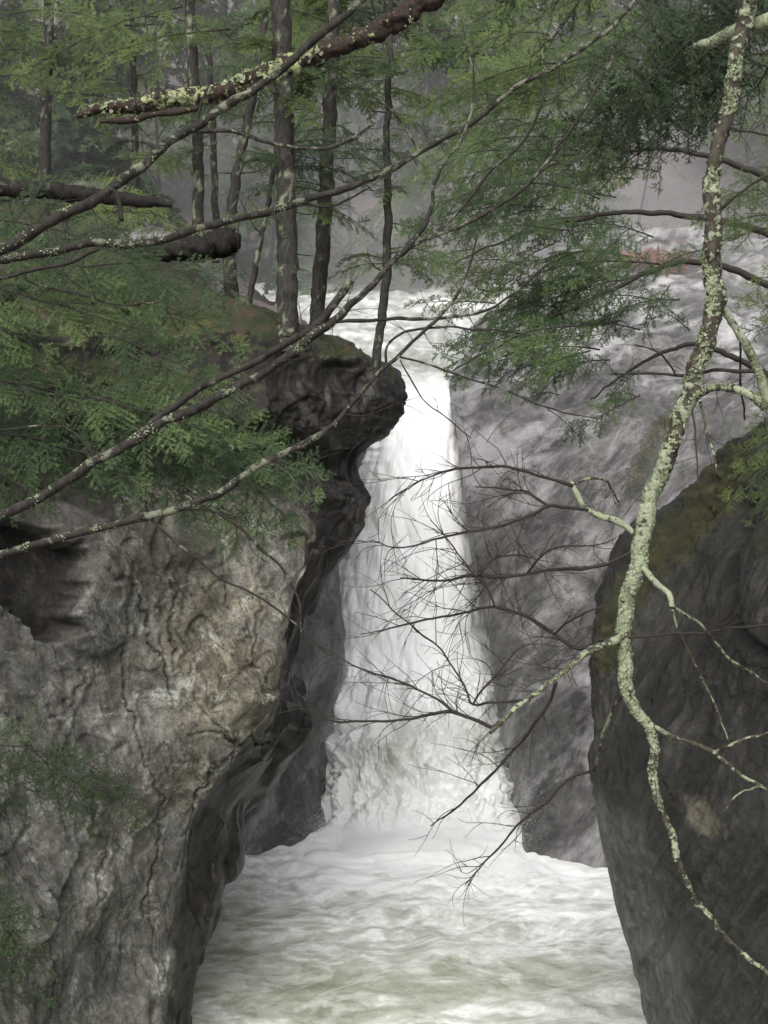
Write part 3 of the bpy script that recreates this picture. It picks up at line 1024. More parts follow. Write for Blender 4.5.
# ---- bed under everything, out to the horizon
a = 700.0
V = np.array([[-a, -a, -11.2], [a, -a, -11.2], [a, a, -11.2], [-a, a, -11.2]])
tag(link('ground', V, np.array([[0, 1, 2, 3]]), M_HILL), kind='structure')

# ---- waterfall
WXl = [240, 290, 345, 374, 390, 376, 352, 332, 318, 314, 311, 306, 296, 280]
WXr = [540, 515, 486, 462, 461, 470, 480, 488, 498, 504, 510, 522, 536, 552]
WY = [284, 312, 345, 372, 392, 430, 500, 580, 660, 705, 745, 800, 830, 852]
WD = [44, 37, 31.5, 29, 27.6, 27.25, 26.9, 26.6, 26.3, 25.75, 25.35, 24.95, 24.65, 24.2]
u = np.linspace(0, 1, 9)
WX = np.array([[l + (r_ - l) * k for k in u] for l, r_ in zip(WXl, WXr)])
WXl, WXr = np.array(WXl), np.array(WXr)
WYY = np.array([[y] * 9 for y in WY], float)
WDD = np.array([[d + 0.9 * (abs(k - .5) * 2) ** 3 for k in u] for d in WD])
P = build_grid(WX, WYY, WDD, 34, 34)
N = toward_camera(normals_of(P), P)
px, py, _d = project(P)
vert = smooth01(py, 385, 420) * (1 - smooth01(py, 810, 840))
# ragged margins: the sheet widens and narrows on its way down
uu = np.linspace(-1, 1, P.shape[1])[None, :]
edge_n = np.stack([fbm(np.stack([P[:, 0, 2] * 1.3, P[:, 0, 1] * 0.6, 0 * P[:, 0, 2] + 50 * k_], -1), 5, 0.62) for k_ in (0, 1)], 1)
shift = np.where(uu < 0, -edge_n[:, :1], edge_n[:, 1:]) * np.abs(uu) ** 3 * 0.2
P = P + np.stack([shift, 0 * shift, 0 * shift], -1)
wv = np.stack([perlin(P * 1.1 + 9 * k) for k in range(3)], -1) * 0.5
st = fbm(P * np.array([2.0, 1.5, 0.9]) + wv, 4, 0.5)


def billow(p, oct=5, gain=0.55):
    a, s, out = 1.0, 1.0, 0
    for k in range(oct):
        out = out + a * (np.abs(perlin(p * s + 11.7 * k)) * 2 - 0.5)
        a *= gain
        s *= 2.05
    return out


puff = billow(P * np.array([1.25, 1.1, 1.1]) + wv * 0.6, 6, 0.6)
puff_f = billow(P * np.array([1.9, 1.6, 1.3]) + 5, 4)
ch = smooth01(py, 640, 735)
disp = vert * (0.035 * st + 0.03 * billow(P * np.array([2.2, 1.6, 0.8]) + 5, 4) * (1 - ch) + 0.22 * puff * ch) + (1 - vert) * (0.06 + 0.10 * (py < 380)) * fbm(P * np.array([1.2, 0.9, 1]), 4)
disp += 0.38 * np.exp(-((py - 705) / 26) ** 2) * (0.6 + fbm(P * 1.2, 2))
P2 = P + N * disp[..., None]
thin = 0.8 * np.exp(-((py - 755) / 40) ** 2) * (0.5 + 1.3 * fbm(P * np.array([0.9, .9, .6]) + 3, 3)) + 1.0 * (1 - smooth01(py, 350, 405)) * (0.45 + 0.9 * fbm(P * np.array([0.7, 0.35, 1.2]), 4))
thin += 0.2 * np.exp(-((px - 465) / 22) ** 2) * smooth01(py, 420, 600)
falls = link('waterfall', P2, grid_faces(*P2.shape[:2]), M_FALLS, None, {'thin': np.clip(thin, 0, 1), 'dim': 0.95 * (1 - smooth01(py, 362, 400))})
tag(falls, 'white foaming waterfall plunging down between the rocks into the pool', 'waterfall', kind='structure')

# flying drops and shreds of foam along the margins and at the foot
r = np.random.default_rng(12)
pts = []
nr_, nc_ = P2.shape[:2]
for k_ in range(1500):
    which = r.random()
    if which < 0.0:
        i = int(r.uniform(0.35, 0.97) * nr_)
        c0 = P2[i, 0 if r.random() < 0.5 else nc_ - 1]
        pts.append(c0 + r.normal(size=3) * np.array([0.07, 0.10, 0.12]) + np.array([0, -0.12, 0]))
    else:
        i = int(r.uniform(0.80, 0.99) * nr_)
        c0 = P2[i, int(r.uniform(0, nc_ - 1))]
        pts.append(c0 + np.array([r.normal() * 0.1, -abs(r.normal()) * 0.22, abs(r.normal()) * 0.16]))
for (jx, jy, jd) in [(345, 700, 25.6), (420, 826, 24.4), (380, 700, 25.4), (470, 705, 25.4)]:
    b0 = U(jx, jy, jd)
    for k_ in range(60):
        h_ = abs(r.normal()) * 0.22
        pts.append(b0 + np.array([r.normal() * (0.02 + 0.12 * h_) - h_ * 0.2, r.normal() * 0.05, h_]))
pts = np.array(pts)
# fine airborne spray: drops far smaller than a pixel that add up to a soft white veil
fine = []
nf = 70000
ii = (np.clip(r.normal(0.955, 0.03, nf), 0.82, 0.995) * nr_).astype(int)
jj = (np.clip(r.beta(1.3, 1.3, nf), 0.04, 0.96) * (nc_ - 1)).astype(int)
hh = np.abs(r.normal(size=nf)) ** 1.3 * 0.30 * (0.5 + np.clip(fbm(P2[ii, jj] * np.array([1.3, 0.2, 0.2]), 3) + 0.6, 0, 1.6))
fine.append(P2[ii, jj] + np.stack([r.normal(size=nf) * 0.10, -np.abs(r.normal(size=nf)) * 0.35 - 0.05, hh], -1))
nf = 26000
ii = (np.clip(r.normal(0.745, 0.03, nf), 0.66, 0.84) * nr_).astype(int)
jj = (r.random(nf) * (nc_ - 1)).astype(int)
fine.append(P2[ii, jj] + np.stack([r.normal(size=nf) * 0.12, -np.abs(r.normal(size=nf)) * 0.25 - 0.04, np.abs(r.normal(size=nf)) * 0.16], -1))
nf = 30000
ii = (r.uniform(0.33, 0.98, nf) * nr_).astype(int)
jj = np.where(r.random(nf) < 0.5, 1, nc_ - 2)
fine.append(P2[ii, jj] + r.normal(size=(nf, 3)) * np.array([0.075, 0.08, 0.12]) * r.uniform(0.2, 1.6, (nf, 1)) + np.array([0, -0.15, 0]))
fine = np.concatenate(fine)
pts = np.concatenate([pts, fine])
sz = np.abs(r.normal(size=len(pts))) * 0.003 + 0.0025
sz[-len(fine):] = r.uniform(0.0018, 0.0038, len(fine))
oc = np.array([[1, 0, 0], [-1, 0, 0], [0, 1, 0], [0, -1, 0], [0, 0, 1.5], [0, 0, -1.5]])
fo = np.array([[0, 2, 4], [2, 1, 4], [1, 3, 4], [3, 0, 4], [2, 0, 5], [1, 2, 5], [3, 1, 5], [0, 3, 5]])
DV = pts[:, None, :] + oc[None] * sz[:, None, None]
DF = (fo[None] + (np.arange(len(pts)) * 6)[:, None, None]).reshape(-1, 3)
sp_o = link('spray', DV, DF, M_FALLS, falls, {'thin': np.zeros(len(pts) * 6)})
tag(sp_o, kind='stuff')

# ---- pool
xs = np.linspace(-7, 8, 340)
ys = np.linspace(9, 26, 400)
XX, YY = np.meshgrid(xs, ys)
p3 = np.stack([XX, YY, 0 * XX], -1)
fx, fy = 0.35, 24.2
dist = np.hypot((XX - fx) * 0.8, YY - fy)
turb = np.exp(-(dist / 3.2) ** 2)
wv = np.stack([perlin(p3 * .5 + 9 * k) for k in range(3)], -1) * 0.8
rip = fbm(p3 * np.array([0.9, 1.0, 1]) + wv, 5, 0.52)
ZZ = POOL_Z + 0.05 * rip + turb * (0.13 * billow(p3 * np.array([0.7, 0.9, 1]) + wv, 4, 0.45) + 0.08)
ZZ += 0.010 * fbm(p3 * np.array([2.4, 4.2, 1]), 4)
foam = np.clip(1.75 * np.exp(-(dist / 3.4) ** 2) + 0.25 * np.exp(-((XX - 3) / 1.4) ** 2) - 0.1, 0, 1.4)
pool = link('pool_water', np.stack([XX, YY, ZZ], -1), grid_faces(400, 340), M_POOL, None, {'foam': foam})
tag(pool, 'pale green churning pool streaked with foam below the waterfall', 'pool', kind='structure')


# ---- mist
import bmesh


def outward(o):
    bm = bmesh.new()
    bm.from_mesh(o.data)
    bmesh.ops.remove_doubles(bm, verts=bm.verts, dist=1e-4)
    bmesh.ops.recalc_face_normals(bm, faces=bm.faces)
    bm.to_mesh(o.data)
    bm.free()
    return o


def box(name, x0, x1, y0, y1, z0, z1, mat):
    V = np.array([[x, y, z] for x in (x0, x1) for y in (y0, y1) for z in (z0, z1)], float)
    Fc = np.array([[0, 1, 3, 2], [4, 6, 7, 5], [0, 4, 5, 1], [2, 3, 7, 6], [0, 2, 6, 4], [1, 5, 7, 3]])
    return outward(link(name, V, Fc, mat, None, None, False))


tag(box('mist', -70, 70, 20.5, 140, -11, 16, mat_mist('thin_mist', 0.0035)), 'thin grey mist hanging over the falls and forest', 'mist', kind='stuff')

def mist_cloud(label, c, rad, dens):
    n = 24
    T, PHI = np.meshgrid(np.linspace(0, np.pi, n), np.linspace(0, 2 * np.pi, 2 * n), indexing='ij')
    S = np.stack([np.sin(T) * np.cos(PHI), np.sin(T) * np.sin(PHI), np.cos(T)], -1)
    S = S * (1 + 0.16 * fbm(S * 1.6 + c[0], 3))[..., None] * np.array(rad)
    o = link('mist', S, grid_faces(n, 2 * n), mat_mist('spray_mist', dens, (0.97, 0.955, 0.965), None, -0.15))
    outward(o)
    o.location = c
    tag(o, label, 'mist', kind='stuff')


mist_cloud('pale mist drifting over the rapids above the falls', (3.5, 46.0, 1.4), (16, 9, 4.6), 0.012)
mist_cloud('thin mist clinging to the top of the grey slab', (5.0, 33.0, -0.6), (7.5, 4.5, 3.0), 0.018)
mist_cloud('spray mist drifting round the foot of the falls', (0.6, 23.9, -8.6), (4.2, 1.9, 2.0), 0.010)
# ================================================================== TREES ON THE LEDGE
ledge_pts = LEDGE.reshape(-1, 3)


def tree_trunk(parent, poly, d, mat, lichen, sides=16, knob=0.1, seed=0, name='trunk', raise_l=0.0):
    Pp, Rr = branch_path(poly, d, 0.06, 0.012, seed)
    branch_mesh(name, Pp, Rr, mat, parent, lichen, sides, knob, seed, raise_l, 3.0)
    return Pp, Rr


TREES = [  # poly from foot to top, d, label
    ([(288, 352, 25), (287, 330, 22), (287, 250, 21), (285, 150, 20), (282, 60, 19), (279, -40, 20), (275, -160, 18)], 17.0, 'straight grey conifer trunk standing at the cliff edge, thickest of the ledge trees', 0.36),
    ([(316, 338, 17), (318, 300, 15), (324, 230, 15), (328, 150, 14), (332, 60, 13), (334, -40, 12), (336, -150, 10)], 18.2, 'slender slightly curved conifer just right of the thickest ledge trunk', 0.34),
    ([(374, 385, 10), (378, 350, 9), (385, 290, 9), (388, 210, 8), (387, 130, 7), (390, 40, 6), (392, -40, 4)], 17.8, 'thin dark young conifer on the outermost tip of the overhanging rock', 0.25),
    ([(249, 305, 6), (255, 270, 6), (264, 225, 5), (272, 180, 5), (282, 130, 4), (286, 80, 3)], 18.5, 'very thin leaning sapling just left of the thickest ledge trunk', 0.3),
    ([(232, 300, 15), (229, 262, 13), (231, 215, 11), (238, 165, 10), (248, 120, 9), (258, 70, 8), (266, 10, 6)], 20.0, 'crooked brown trunk bending right behind the dark fallen log', 0.32),
    ([(199, 262, 13), (198, 222, 12), (198, 150, 11), (194, 80, 11), (190, 0, 10), (188, -80, 8)], 22.0, 'upright grey trunk in the middle of the left bank, under the mossy log', 0.34),
    ([(215, 262, 8), (216, 215, 7), (214, 165, 7), (212, 110, 6), (208, 40, 5)], 23.0, 'pale thin stem close beside the upright grey trunk', 0.4),
    ([(136, 240, 8), (136, 190, 7), (135, 130, 7), (133, 60, 6), (130, -20, 5)], 23.5, 'thin dark trunk on the left bank passing behind the long sloping branch', 0.28),
]
for k, (poly, d, lab, li) in enumerate(TREES):
    base = U(poly[0][0], poly[0][1], d)
    t = thing('conifer_tree', lab, 'tree', 'conifers growing on the left ledge', base)
    Pp, Rr = tree_trunk(t, poly, d, M_BARK, li - 0.08, 18, 0.12, k * 3.1)
    r = np.random.default_rng(900 + k)
    # dead lower limbs
    for j in range(5 if k < 3 else 3):
        i = int(r.uniform(0.3, 0.9) * (len(Pp) - 1))
        az = r.uniform(0, 2 * np.pi)
        dv = np.array([math.cos(az), math.sin(az) * 0.6, r.uniform(-0.3, 0.4)])
        tp = twig_path(Pp[i], dv, r.uniform(0.3, 0.9), 0.5, 5000 + 31 * k + j, 10)
        branch_mesh('limb', tp, np.linspace(min(0.012, Rr[i] * .5), 0.002, len(tp)), M_TWIG, t, 0.1, 5)
    # green boughs on the upper stem
    nb = {0: 14, 1: 18, 2: 19, 3: 3, 4: 5, 5: 8, 6: 4, 7: 7}[k]
    for j in range(nb):
        f = r.uniform(0.38, 0.86)
        i = int(f * (len(Pp) - 1))
        az = r.uniform(0, 2 * np.pi)
        L = r.uniform(0.6, 1.3) * (1.15 if k < 2 else 0.9)
        dv = np.array([math.cos(az), math.sin(az) * 0.7, r.uniform(-0.45, 0.05)])
        bough_part(t, Pp[i], Pp[i] + dv / np.linalg.norm(dv) * L, 'mid', 40 * k + j, M_NEEDLE if r.random() < .5 else M_NEEDLE_Y, tint=r.uniform(-0.15, 0.2))

# ================================================================== TREES FAR BEHIND
FAR = [(30, 44, 11, 'A'), (100, 38, 12, 'B'), (165, 48, 14, 'A'), (235, 52, 15, 'C'), (300, 46, 13, 'B'), (360, 56, 15, 'A'), (425, 44, 12, 'C'), (470, 60, 16, 'B'),
       (520, 50, 14, 'A'), (575, 57, 15, 'C'), (640, 62, 15, 'B'), (710, 52, 14, 'A'), (770, 46, 13, 'C'), (-30, 36, 11, 'C'), (-60, 50, 14, 'B'), (830, 56, 14, 'B')]
CW = {}
for i_, k in enumerate('ABC'):
    V, ti, paths = crown_data(13.0, 3.6, 1.2, 100, 'far', 60 + i_, 0.1)
    CW[k] = (V, ti, paths)
far_words = ['leftmost in the frame', 'behind the mossy broken log', 'rising above the upright grey bank trunk', 'above the crooked brown trunk', 'behind the thickest ledge trunk',
             'beyond the thin young conifer', 'straight above the upper rapids', 'right of the rapids and farthest up the slope', 'behind the drooping bough tips at top centre', 'above the bare purple slope',
             'beyond the rock ridge with rusty leaves', 'behind the lichened trunk', 'at the right edge behind the lichened trunk', 'outside the left edge near the bank', 'outside the left edge far up the slope', 'outside the right edge up the slope']
CROWN_ME = {}
for k, (x, d, h, c) in enumerate(FAR):
    X, Yw = (x - 384) / F * d, d * cp
    iy = np.argmin(np.abs(np.linspace(33, 130, 260) - Yw))
    gz = hill.data.vertices[iy * 260 + int(np.argmin(np.abs(np.linspace(-60, 60, 260) - X)))].co.z
    t = thing('hemlock_tree', 'hazy green hemlock on the far slope, ' + far_words[k], 'tree', 'hemlocks on the far slope', (X, Yw, gz - 0.2))
    s = h / 13.0
    key = c
    if key not in CROWN_ME:
        V, ti, paths = CW[c]
        cr = link('crown', V, np.arange(len(V)).reshape(-1, 3), M_NEEDLE_Y if c != 'B' else M_NEEDLE, t, {'tint': ti}, False)
        Vw, Fw = wood_join(paths, 4)
        lb = link('limbs', Vw, Fw, M_TWIG, t)
        zz = np.linspace(0, 13, 40)
        tp = np.stack([0.08 * np.sin(zz * .5 + i_), 0.06 * np.cos(zz * .4), zz], -1)
        t['_loc'] = [0, 0, 0]
        tr = branch_mesh('trunk', tp, np.linspace(0.19, 0.03, 40), M_BARK, t, 0.25, 10)
        CROWN_ME[key] = (cr.data, lb.data, tr.data)
    else:
        for nm, me in zip(('crown', 'limbs', 'trunk'), CROWN_ME[key]):
            o = bpy.data.objects.new(nm, me)
            COL.objects.link(o)
            o.parent = t
    t.rotation_euler = (0, 0, random.uniform(0, 6.28))
    t.scale = (s, s, s)

# thin bare stems on the far slope
SNAG = []
snag_words = ['leaning left near the left edge', 'upright behind the fallen dark log', 'behind the crooked brown trunk', 'leaning right above the ledge', 'straight up from the rapids', 'bent stem right of the rapids',
              'beside the bare purple slope', 'leaning above the rusty leaf patch', 'behind the lichened trunk top', 'standing alone at the far right']
for k, (x, d, h, lean) in enumerate([(18, 36, 7, -.2), (75, 40, 9, .05), (180, 37, 8, .1), (262, 43, 9, .22), (345, 47, 10, -.05), (455, 45, 8, .2), (545, 48, 9, -.12), (612, 46, 8, .25), (690, 45, 9, -.1), (752, 42, 8, .12)]):
    X, Yw = (x - 384) / F * d, d * cp
    iy = np.argmin(np.abs(np.linspace(33, 130, 260) - Yw))
    gz = hill.data.vertices[iy * 260 + int(np.argmin(np.abs(np.linspace(-60, 60, 260) - X)))].co.z
    t = thing('bare_sapling', 'thin bare grey sapling on the misty far slope, ' + snag_words[k], 'sapling', 'bare saplings on the far slope', (X, Yw, gz - 0.15))
    if k < 3:
        t['_loc'] = [0, 0, 0]
        zz = np.linspace(0, 8, 30)
        tp = np.stack([0.25 * np.sin(zz * .4 + k), 0.15 * np.cos(zz * .5 + k), zz], -1)
        tr = branch_mesh('trunk', tp, np.linspace(0.06, 0.012, 30), M_TWIG, t, 0.2, 7)
        paths = []
        for j in range(26):
            i = int(np.random.default_rng(j + 70 * k).uniform(5, 29))
            rr_ = np.random.default_rng(j + 900 * k)
            az = rr_.uniform(0, 6.28)
            q_ = twig_path(tp[i], np.array([math.cos(az), math.sin(az), rr_.uniform(0, .9)]), rr_.uniform(0.5, 1.8), 0.45, j + 40 * k, 9)
            paths.append((q_, np.linspace(0.014, 0.004, 9)))
        Vw, Fw = wood_join(paths, 4)
        lb = link('limbs', Vw, Fw, M_TWIG, t)
        SNAG.append((tr.data, lb.data))
    else:
        for nm, me in zip(('trunk', 'limbs'), SNAG[k % 3]):
            o = bpy.data.objects.new(nm, me)
            COL.objects.link(o)
            o.parent = t
    t.rotation_euler = (0.08 * (k % 3 - 1), lean, k * 1.7)
    t.scale = (h / 8,) * 3

# ================================================================== NEAR HEMLOCKS (boughs reaching into the picture)


def near_tree(label, foot, top, d, boughs, kind, mat, tint=0.0, up=(0, -0.6, 1.0), lich=0.3, w=20, seed=0, limbs=()):
    t = thing('hemlock_tree', label, 'tree', None, U(foot[0], foot[1], d))
    poly = [(foot[0] + (top[0] - foot[0]) * f, foot[1] + (top[1] - foot[1]) * f, w * (1 - 0.5 * f)) for f in np.linspace(0, 1, 6)]
    tree_trunk(t, poly, d, M_BARK, lich, 16, 0.1, seed)
    for j, lb in enumerate(limbs):
        Q, S = branch_path(lb, d, 0.03, 0.012, seed * 9 + j)
        branch_mesh('limb', Q, S, M_TWIG, t, 0.1, 7)
    for j, b in enumerate(boughs):
        (x0, y0, d0), (x1, y1, d1) = b[0], b[1]
        mt = b[2] if len(b) > 2 and b[2] is not None else mat
        bough_part(t, U(x0, y0, d0), U(x1, y1, d1), kind, seed * 50 + j, mt, up=up, tint=tint + np.random.default_rng(j + 7).uniform(-.28, .25))
    return t


B = []
r = np.random.default_rng(21)
# left fan: tips spread over the upper left of the cliff
tips = [(128, 318), (205, 322), (250, 352), (170, 358), (235, 388), (110, 378), (262, 418), (140, 440), (285, 452), (215, 462), (330, 495), (268, 498), (150, 492), (90, 420), (60, 352),
        (80, 470), (300, 545), (235, 520), (40, 300), (90, 285), (20, 400), (50, 505), (180, 300), (325, 488), (250, 440), (310, 520), (100, 500), (60, 440), (30, 330), (250, 300)]
for k, (x, y) in enumerate(tips):
    ln = r.uniform(120, 200)
    dt = r.uniform(9.0, 10.6)
    B.append(((x - ln, y - ln * r.uniform(0.18, 0.42), dt + r.uniform(-.2, .5)), (x, y, dt)))
near_tree('lush green hemlock fanning its boughs over the top of the left cliff', (-190, 520), (-150, -100), 10.2, B, 'near', M_NEEDLE, 0.12, (0.1, -0.95, 0.8), seed=1)

B = []
for (x0, y0, x1, y1, dt) in [(-60, 720, 60, 800, 7.6), (-50, 735, 110, 800, 7.8), (-40, 745, 150, 830, 7.9), (-70, 760, 20, 860, 7.5), (30, 745, 100, 850, 7.9), (70, 760, 155, 815, 8.0),
                             (-70, 870, 10, 960, 7.0), (-60, 880, 45, 1000, 7.1), (-70, 920, 20, 1040, 6.9), (-60, 860, 55, 930, 7.2), (-80, 960, 0, 1080, 6.9), (-60, 880, 62, 985, 7.1), (-50, 900, 55, 1015, 7), (-60, 915, 45, 960, 7.1), (-50, 870, 40, 930, 7.0), (-60, 940, 60, 1040, 7), (-50, 730, 40, 770, 7.6), (-30, 740, 80, 785, 7.7), (20, 742, 125, 805, 7.9), (60, 748, 130, 850, 7.9), (-60, 750, 30, 830, 7.5), (90, 770, 160, 840, 8),
                             (-60, 890, 30, 1010, 7), (-50, 900, 20, 980, 7), (-70, 940, 50, 1030, 6.9), (-70, 850, 30, 930, 7), (-60, 930, 10, 1010, 7)]:
    B.append(((x0, y0, dt), (x1, y1, dt)))
B = [b_ for k_, b_ in enumerate(B) if k_ % 7 != 3]
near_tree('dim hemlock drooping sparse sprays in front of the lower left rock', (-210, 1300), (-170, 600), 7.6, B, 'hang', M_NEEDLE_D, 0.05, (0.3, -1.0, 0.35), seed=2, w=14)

B = []
r = np.random.default_rng(5)
for k in range(40):
    x1 = r.uniform(490, 700)
    y1 = r.uniform(20, 120) + 90 * math.exp(-((x1 - 590) / 70) ** 2)
    L = r.uniform(110, 190)
    B.append(((x1 + L * r.uniform(0.3, 0.95), y1 - L * r.uniform(0.55, 0.9), r.uniform(7.5, 10)), (x1, y1, r.uniform(7.5, 10))))
for (x0, y0, x1, y1, dd_) in [(640, 70, 655, 200, 8), (600, 90, 545, 185, 8.5), (625, 80, 610, 175, 8.3), (560, 60, 530, 160, 8.8)]:
    B.append(((x0, y0, dd_), (x1, y1, dd_)))
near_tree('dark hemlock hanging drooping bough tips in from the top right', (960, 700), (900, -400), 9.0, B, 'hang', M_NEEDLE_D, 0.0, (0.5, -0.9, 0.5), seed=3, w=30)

B = []
r = np.random.default_rng(8)
for (x0, y0, x1, y1) in [(660, 265, 480, 300), (640, 275, 470, 330), (620, 320, 440, 372), (600, 350, 450, 388), (640, 330, 520, 350), (680, 300, 590, 330),
                         (600, 200, 470, 190), (590, 215, 500, 245), (640, 395, 560, 440), (610, 360, 530, 395), (670, 285, 640, 340), (560, 150, 450, 170), (570, 230, 440, 245),
                         (650, 300, 560, 312), (600, 280, 540, 325), (640, 370, 600, 420), (580, 130, 500, 130), (600, 170, 520, 205), (690, 330, 640, 300), (640, 260, 600, 285), (560, 340, 470, 372), (590, 350, 500, 392), (560, 360, 480, 395), (520, 120, 440, 150), (500, 150, 420, 190), (530, 185, 450, 210), (480, 190, 410, 230),
                         (560, 280, 500, 312), (630, 310, 575, 345), (560, 395, 520, 405), (500, 95, 430, 110), (620, 240, 570, 300), (590, 420, 560, 440), (760, 190, 690, 222), (770, 215, 700, 250), (700, 250, 630, 290), (540, 300, 450, 345), (520, 330, 430, 360), (560, 240, 480, 290), (470, 250, 410, 285), (600, 255, 520, 320),
                         (590, 250, 520, 290), (560, 190, 480, 225), (540, 260, 470, 280)]:
    d1 = r.uniform(13, 16)
    B.append(((x0, y0, d1 - .3), (x1, y1, d1)))
for k in range(30):
    x1, y1, d1 = r.uniform(395, 555), r.uniform(20, 225), r.uniform(14, 19)
    L = r.uniform(90, 160)
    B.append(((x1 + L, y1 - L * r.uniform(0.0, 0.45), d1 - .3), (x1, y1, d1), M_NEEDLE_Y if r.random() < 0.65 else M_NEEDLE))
for k in range(16):
    x1, y1, d1 = r.uniform(385, 540), r.uniform(195, 330), r.uniform(15, 18)
    L = r.uniform(70, 130)
    B.append(((x1 + L, y1 - L * r.uniform(0.0, 0.35), d1 - .3), (x1, y1, d1), M_NEEDLE_Y if r.random() < 0.5 else M_NEEDLE))
near_tree('soft green hemlock spreading level sprays across the grey slab behind the lichened tree', (900, 460), (860, -300), 14.5, B, 'mid', M_NEEDLE, 0.10, (-0.1, -0.8, 1.0), seed=4, w=26, limbs=[[(885, 330, 10), (780, 240, 8), (680, 215, 6), (600, 215, 4), (520, 235, 2.5), (450, 265, 1.2)], [(885, 360, 10), (780, 290, 8), (690, 262, 6), (610, 290, 4.5), (540, 325, 3), (450, 372, 1.5)],
          [(880, 250, 9), (770, 180, 7), (680, 150, 5), (600, 155, 3), (520, 175, 2)], [(890, 420, 9), (780, 380, 7), (700, 345, 5), (640, 365, 3), (590, 400, 1.5)]])

B = []
for (x0, y0, x1, y1, d1) in [(840, 170, 720, 205, 11), (850, 200, 690, 225, 11.5), (860, 230, 700, 262, 11.5), (850, 260, 730, 300, 11), (860, 300, 740, 335, 11), (850, 60, 740, 90, 11), (850, 100, 730, 140, 11.5),
                             (850, 330, 745, 300, 10.5), (840, 390, 745, 430, 10.8), (850, 420, 735, 470, 10.6), (850, 450, 720, 500, 11), (830, 480, 745, 525, 10.7), (850, 380, 755, 400, 11), (860, 20, 760, 60, 11)]:
    B.append(((x0, y0, d1), (x1, y1, d1)))
near_tree('hemlock at the right edge with fresh sprays over the mossy ridge', (900, 700), (880, -200), 11.2, B, 'near', M_NEEDLE_Y, 0.1, (-0.3, -0.8, 0.9), seed=5, w=22)

B = []
r = np.random.default_rng(77)
for k in range(46):
    x1 = r.uniform(-20, 500)
    y1 = r.uniform(-20, 120) + 45 * math.exp(-((x1 - 150) / 150) ** 2) * r.random()
    sg = 1 if r.random() < 0.6 else -1
    L = r.uniform(90, 190)
    d1 = r.uniform(19, 24)
    B.append(((x1 - sg * L, y1 - L * r.uniform(0.1, 0.5), d1), (x1, y1, d1), M_NEEDLE_Y if r.random() < .7 else M_NEEDLE))
near_tree('airy yellow-green hemlock overhanging the mossy log from the top left', (40, 330), (60, -400), 23.0, B, 'mid', M_NEEDLE_Y, 0.05, (0.1, -0.8, 0.9), seed=6, w=13)

B = []
for (x0, y0, x1, y1, d1) in [(-60, 170, 60, 190, 16), (-80, 215, 90, 225, 16), (60, 190, 170, 215, 20), (100, 215, 200, 240, 19), (-60, 160, 40, 155, 17), (40, 240, 150, 262, 17), (120, 160, 210, 180, 23), (60, 200, 130, 240, 18)]:
    B.append(((x0, y0, d1), (x1, y1, d1)))
near_tree('small bright hemlock sapling behind the fallen beam on the left bank', (-90, 300), (-60, 120), 17.0, B, 'mid', M_NEEDLE_Y, 0.1, (0.1, -0.8, 1.0), seed=7, w=10)

# ================================================================== BARE BRANCHES


def mat_flakes():
    m = NT('lichen_flakes')
    col = m.ramp(m.attr('tint'), [(0.0, (0.075, 0.09, 0.05)), (0.4, (0.175, 0.20, 0.12)), (0.75, (0.275, 0.31, 0.195)), (1.0, (0.37, 0.395, 0.29))])
    n = m.noise(140, 4, 0.7)
    return m.done(m.bsdf(col, 0.85, m.bump(n, 0.8, 0.003), 0.2))


M_FLAKE = mat_flakes()


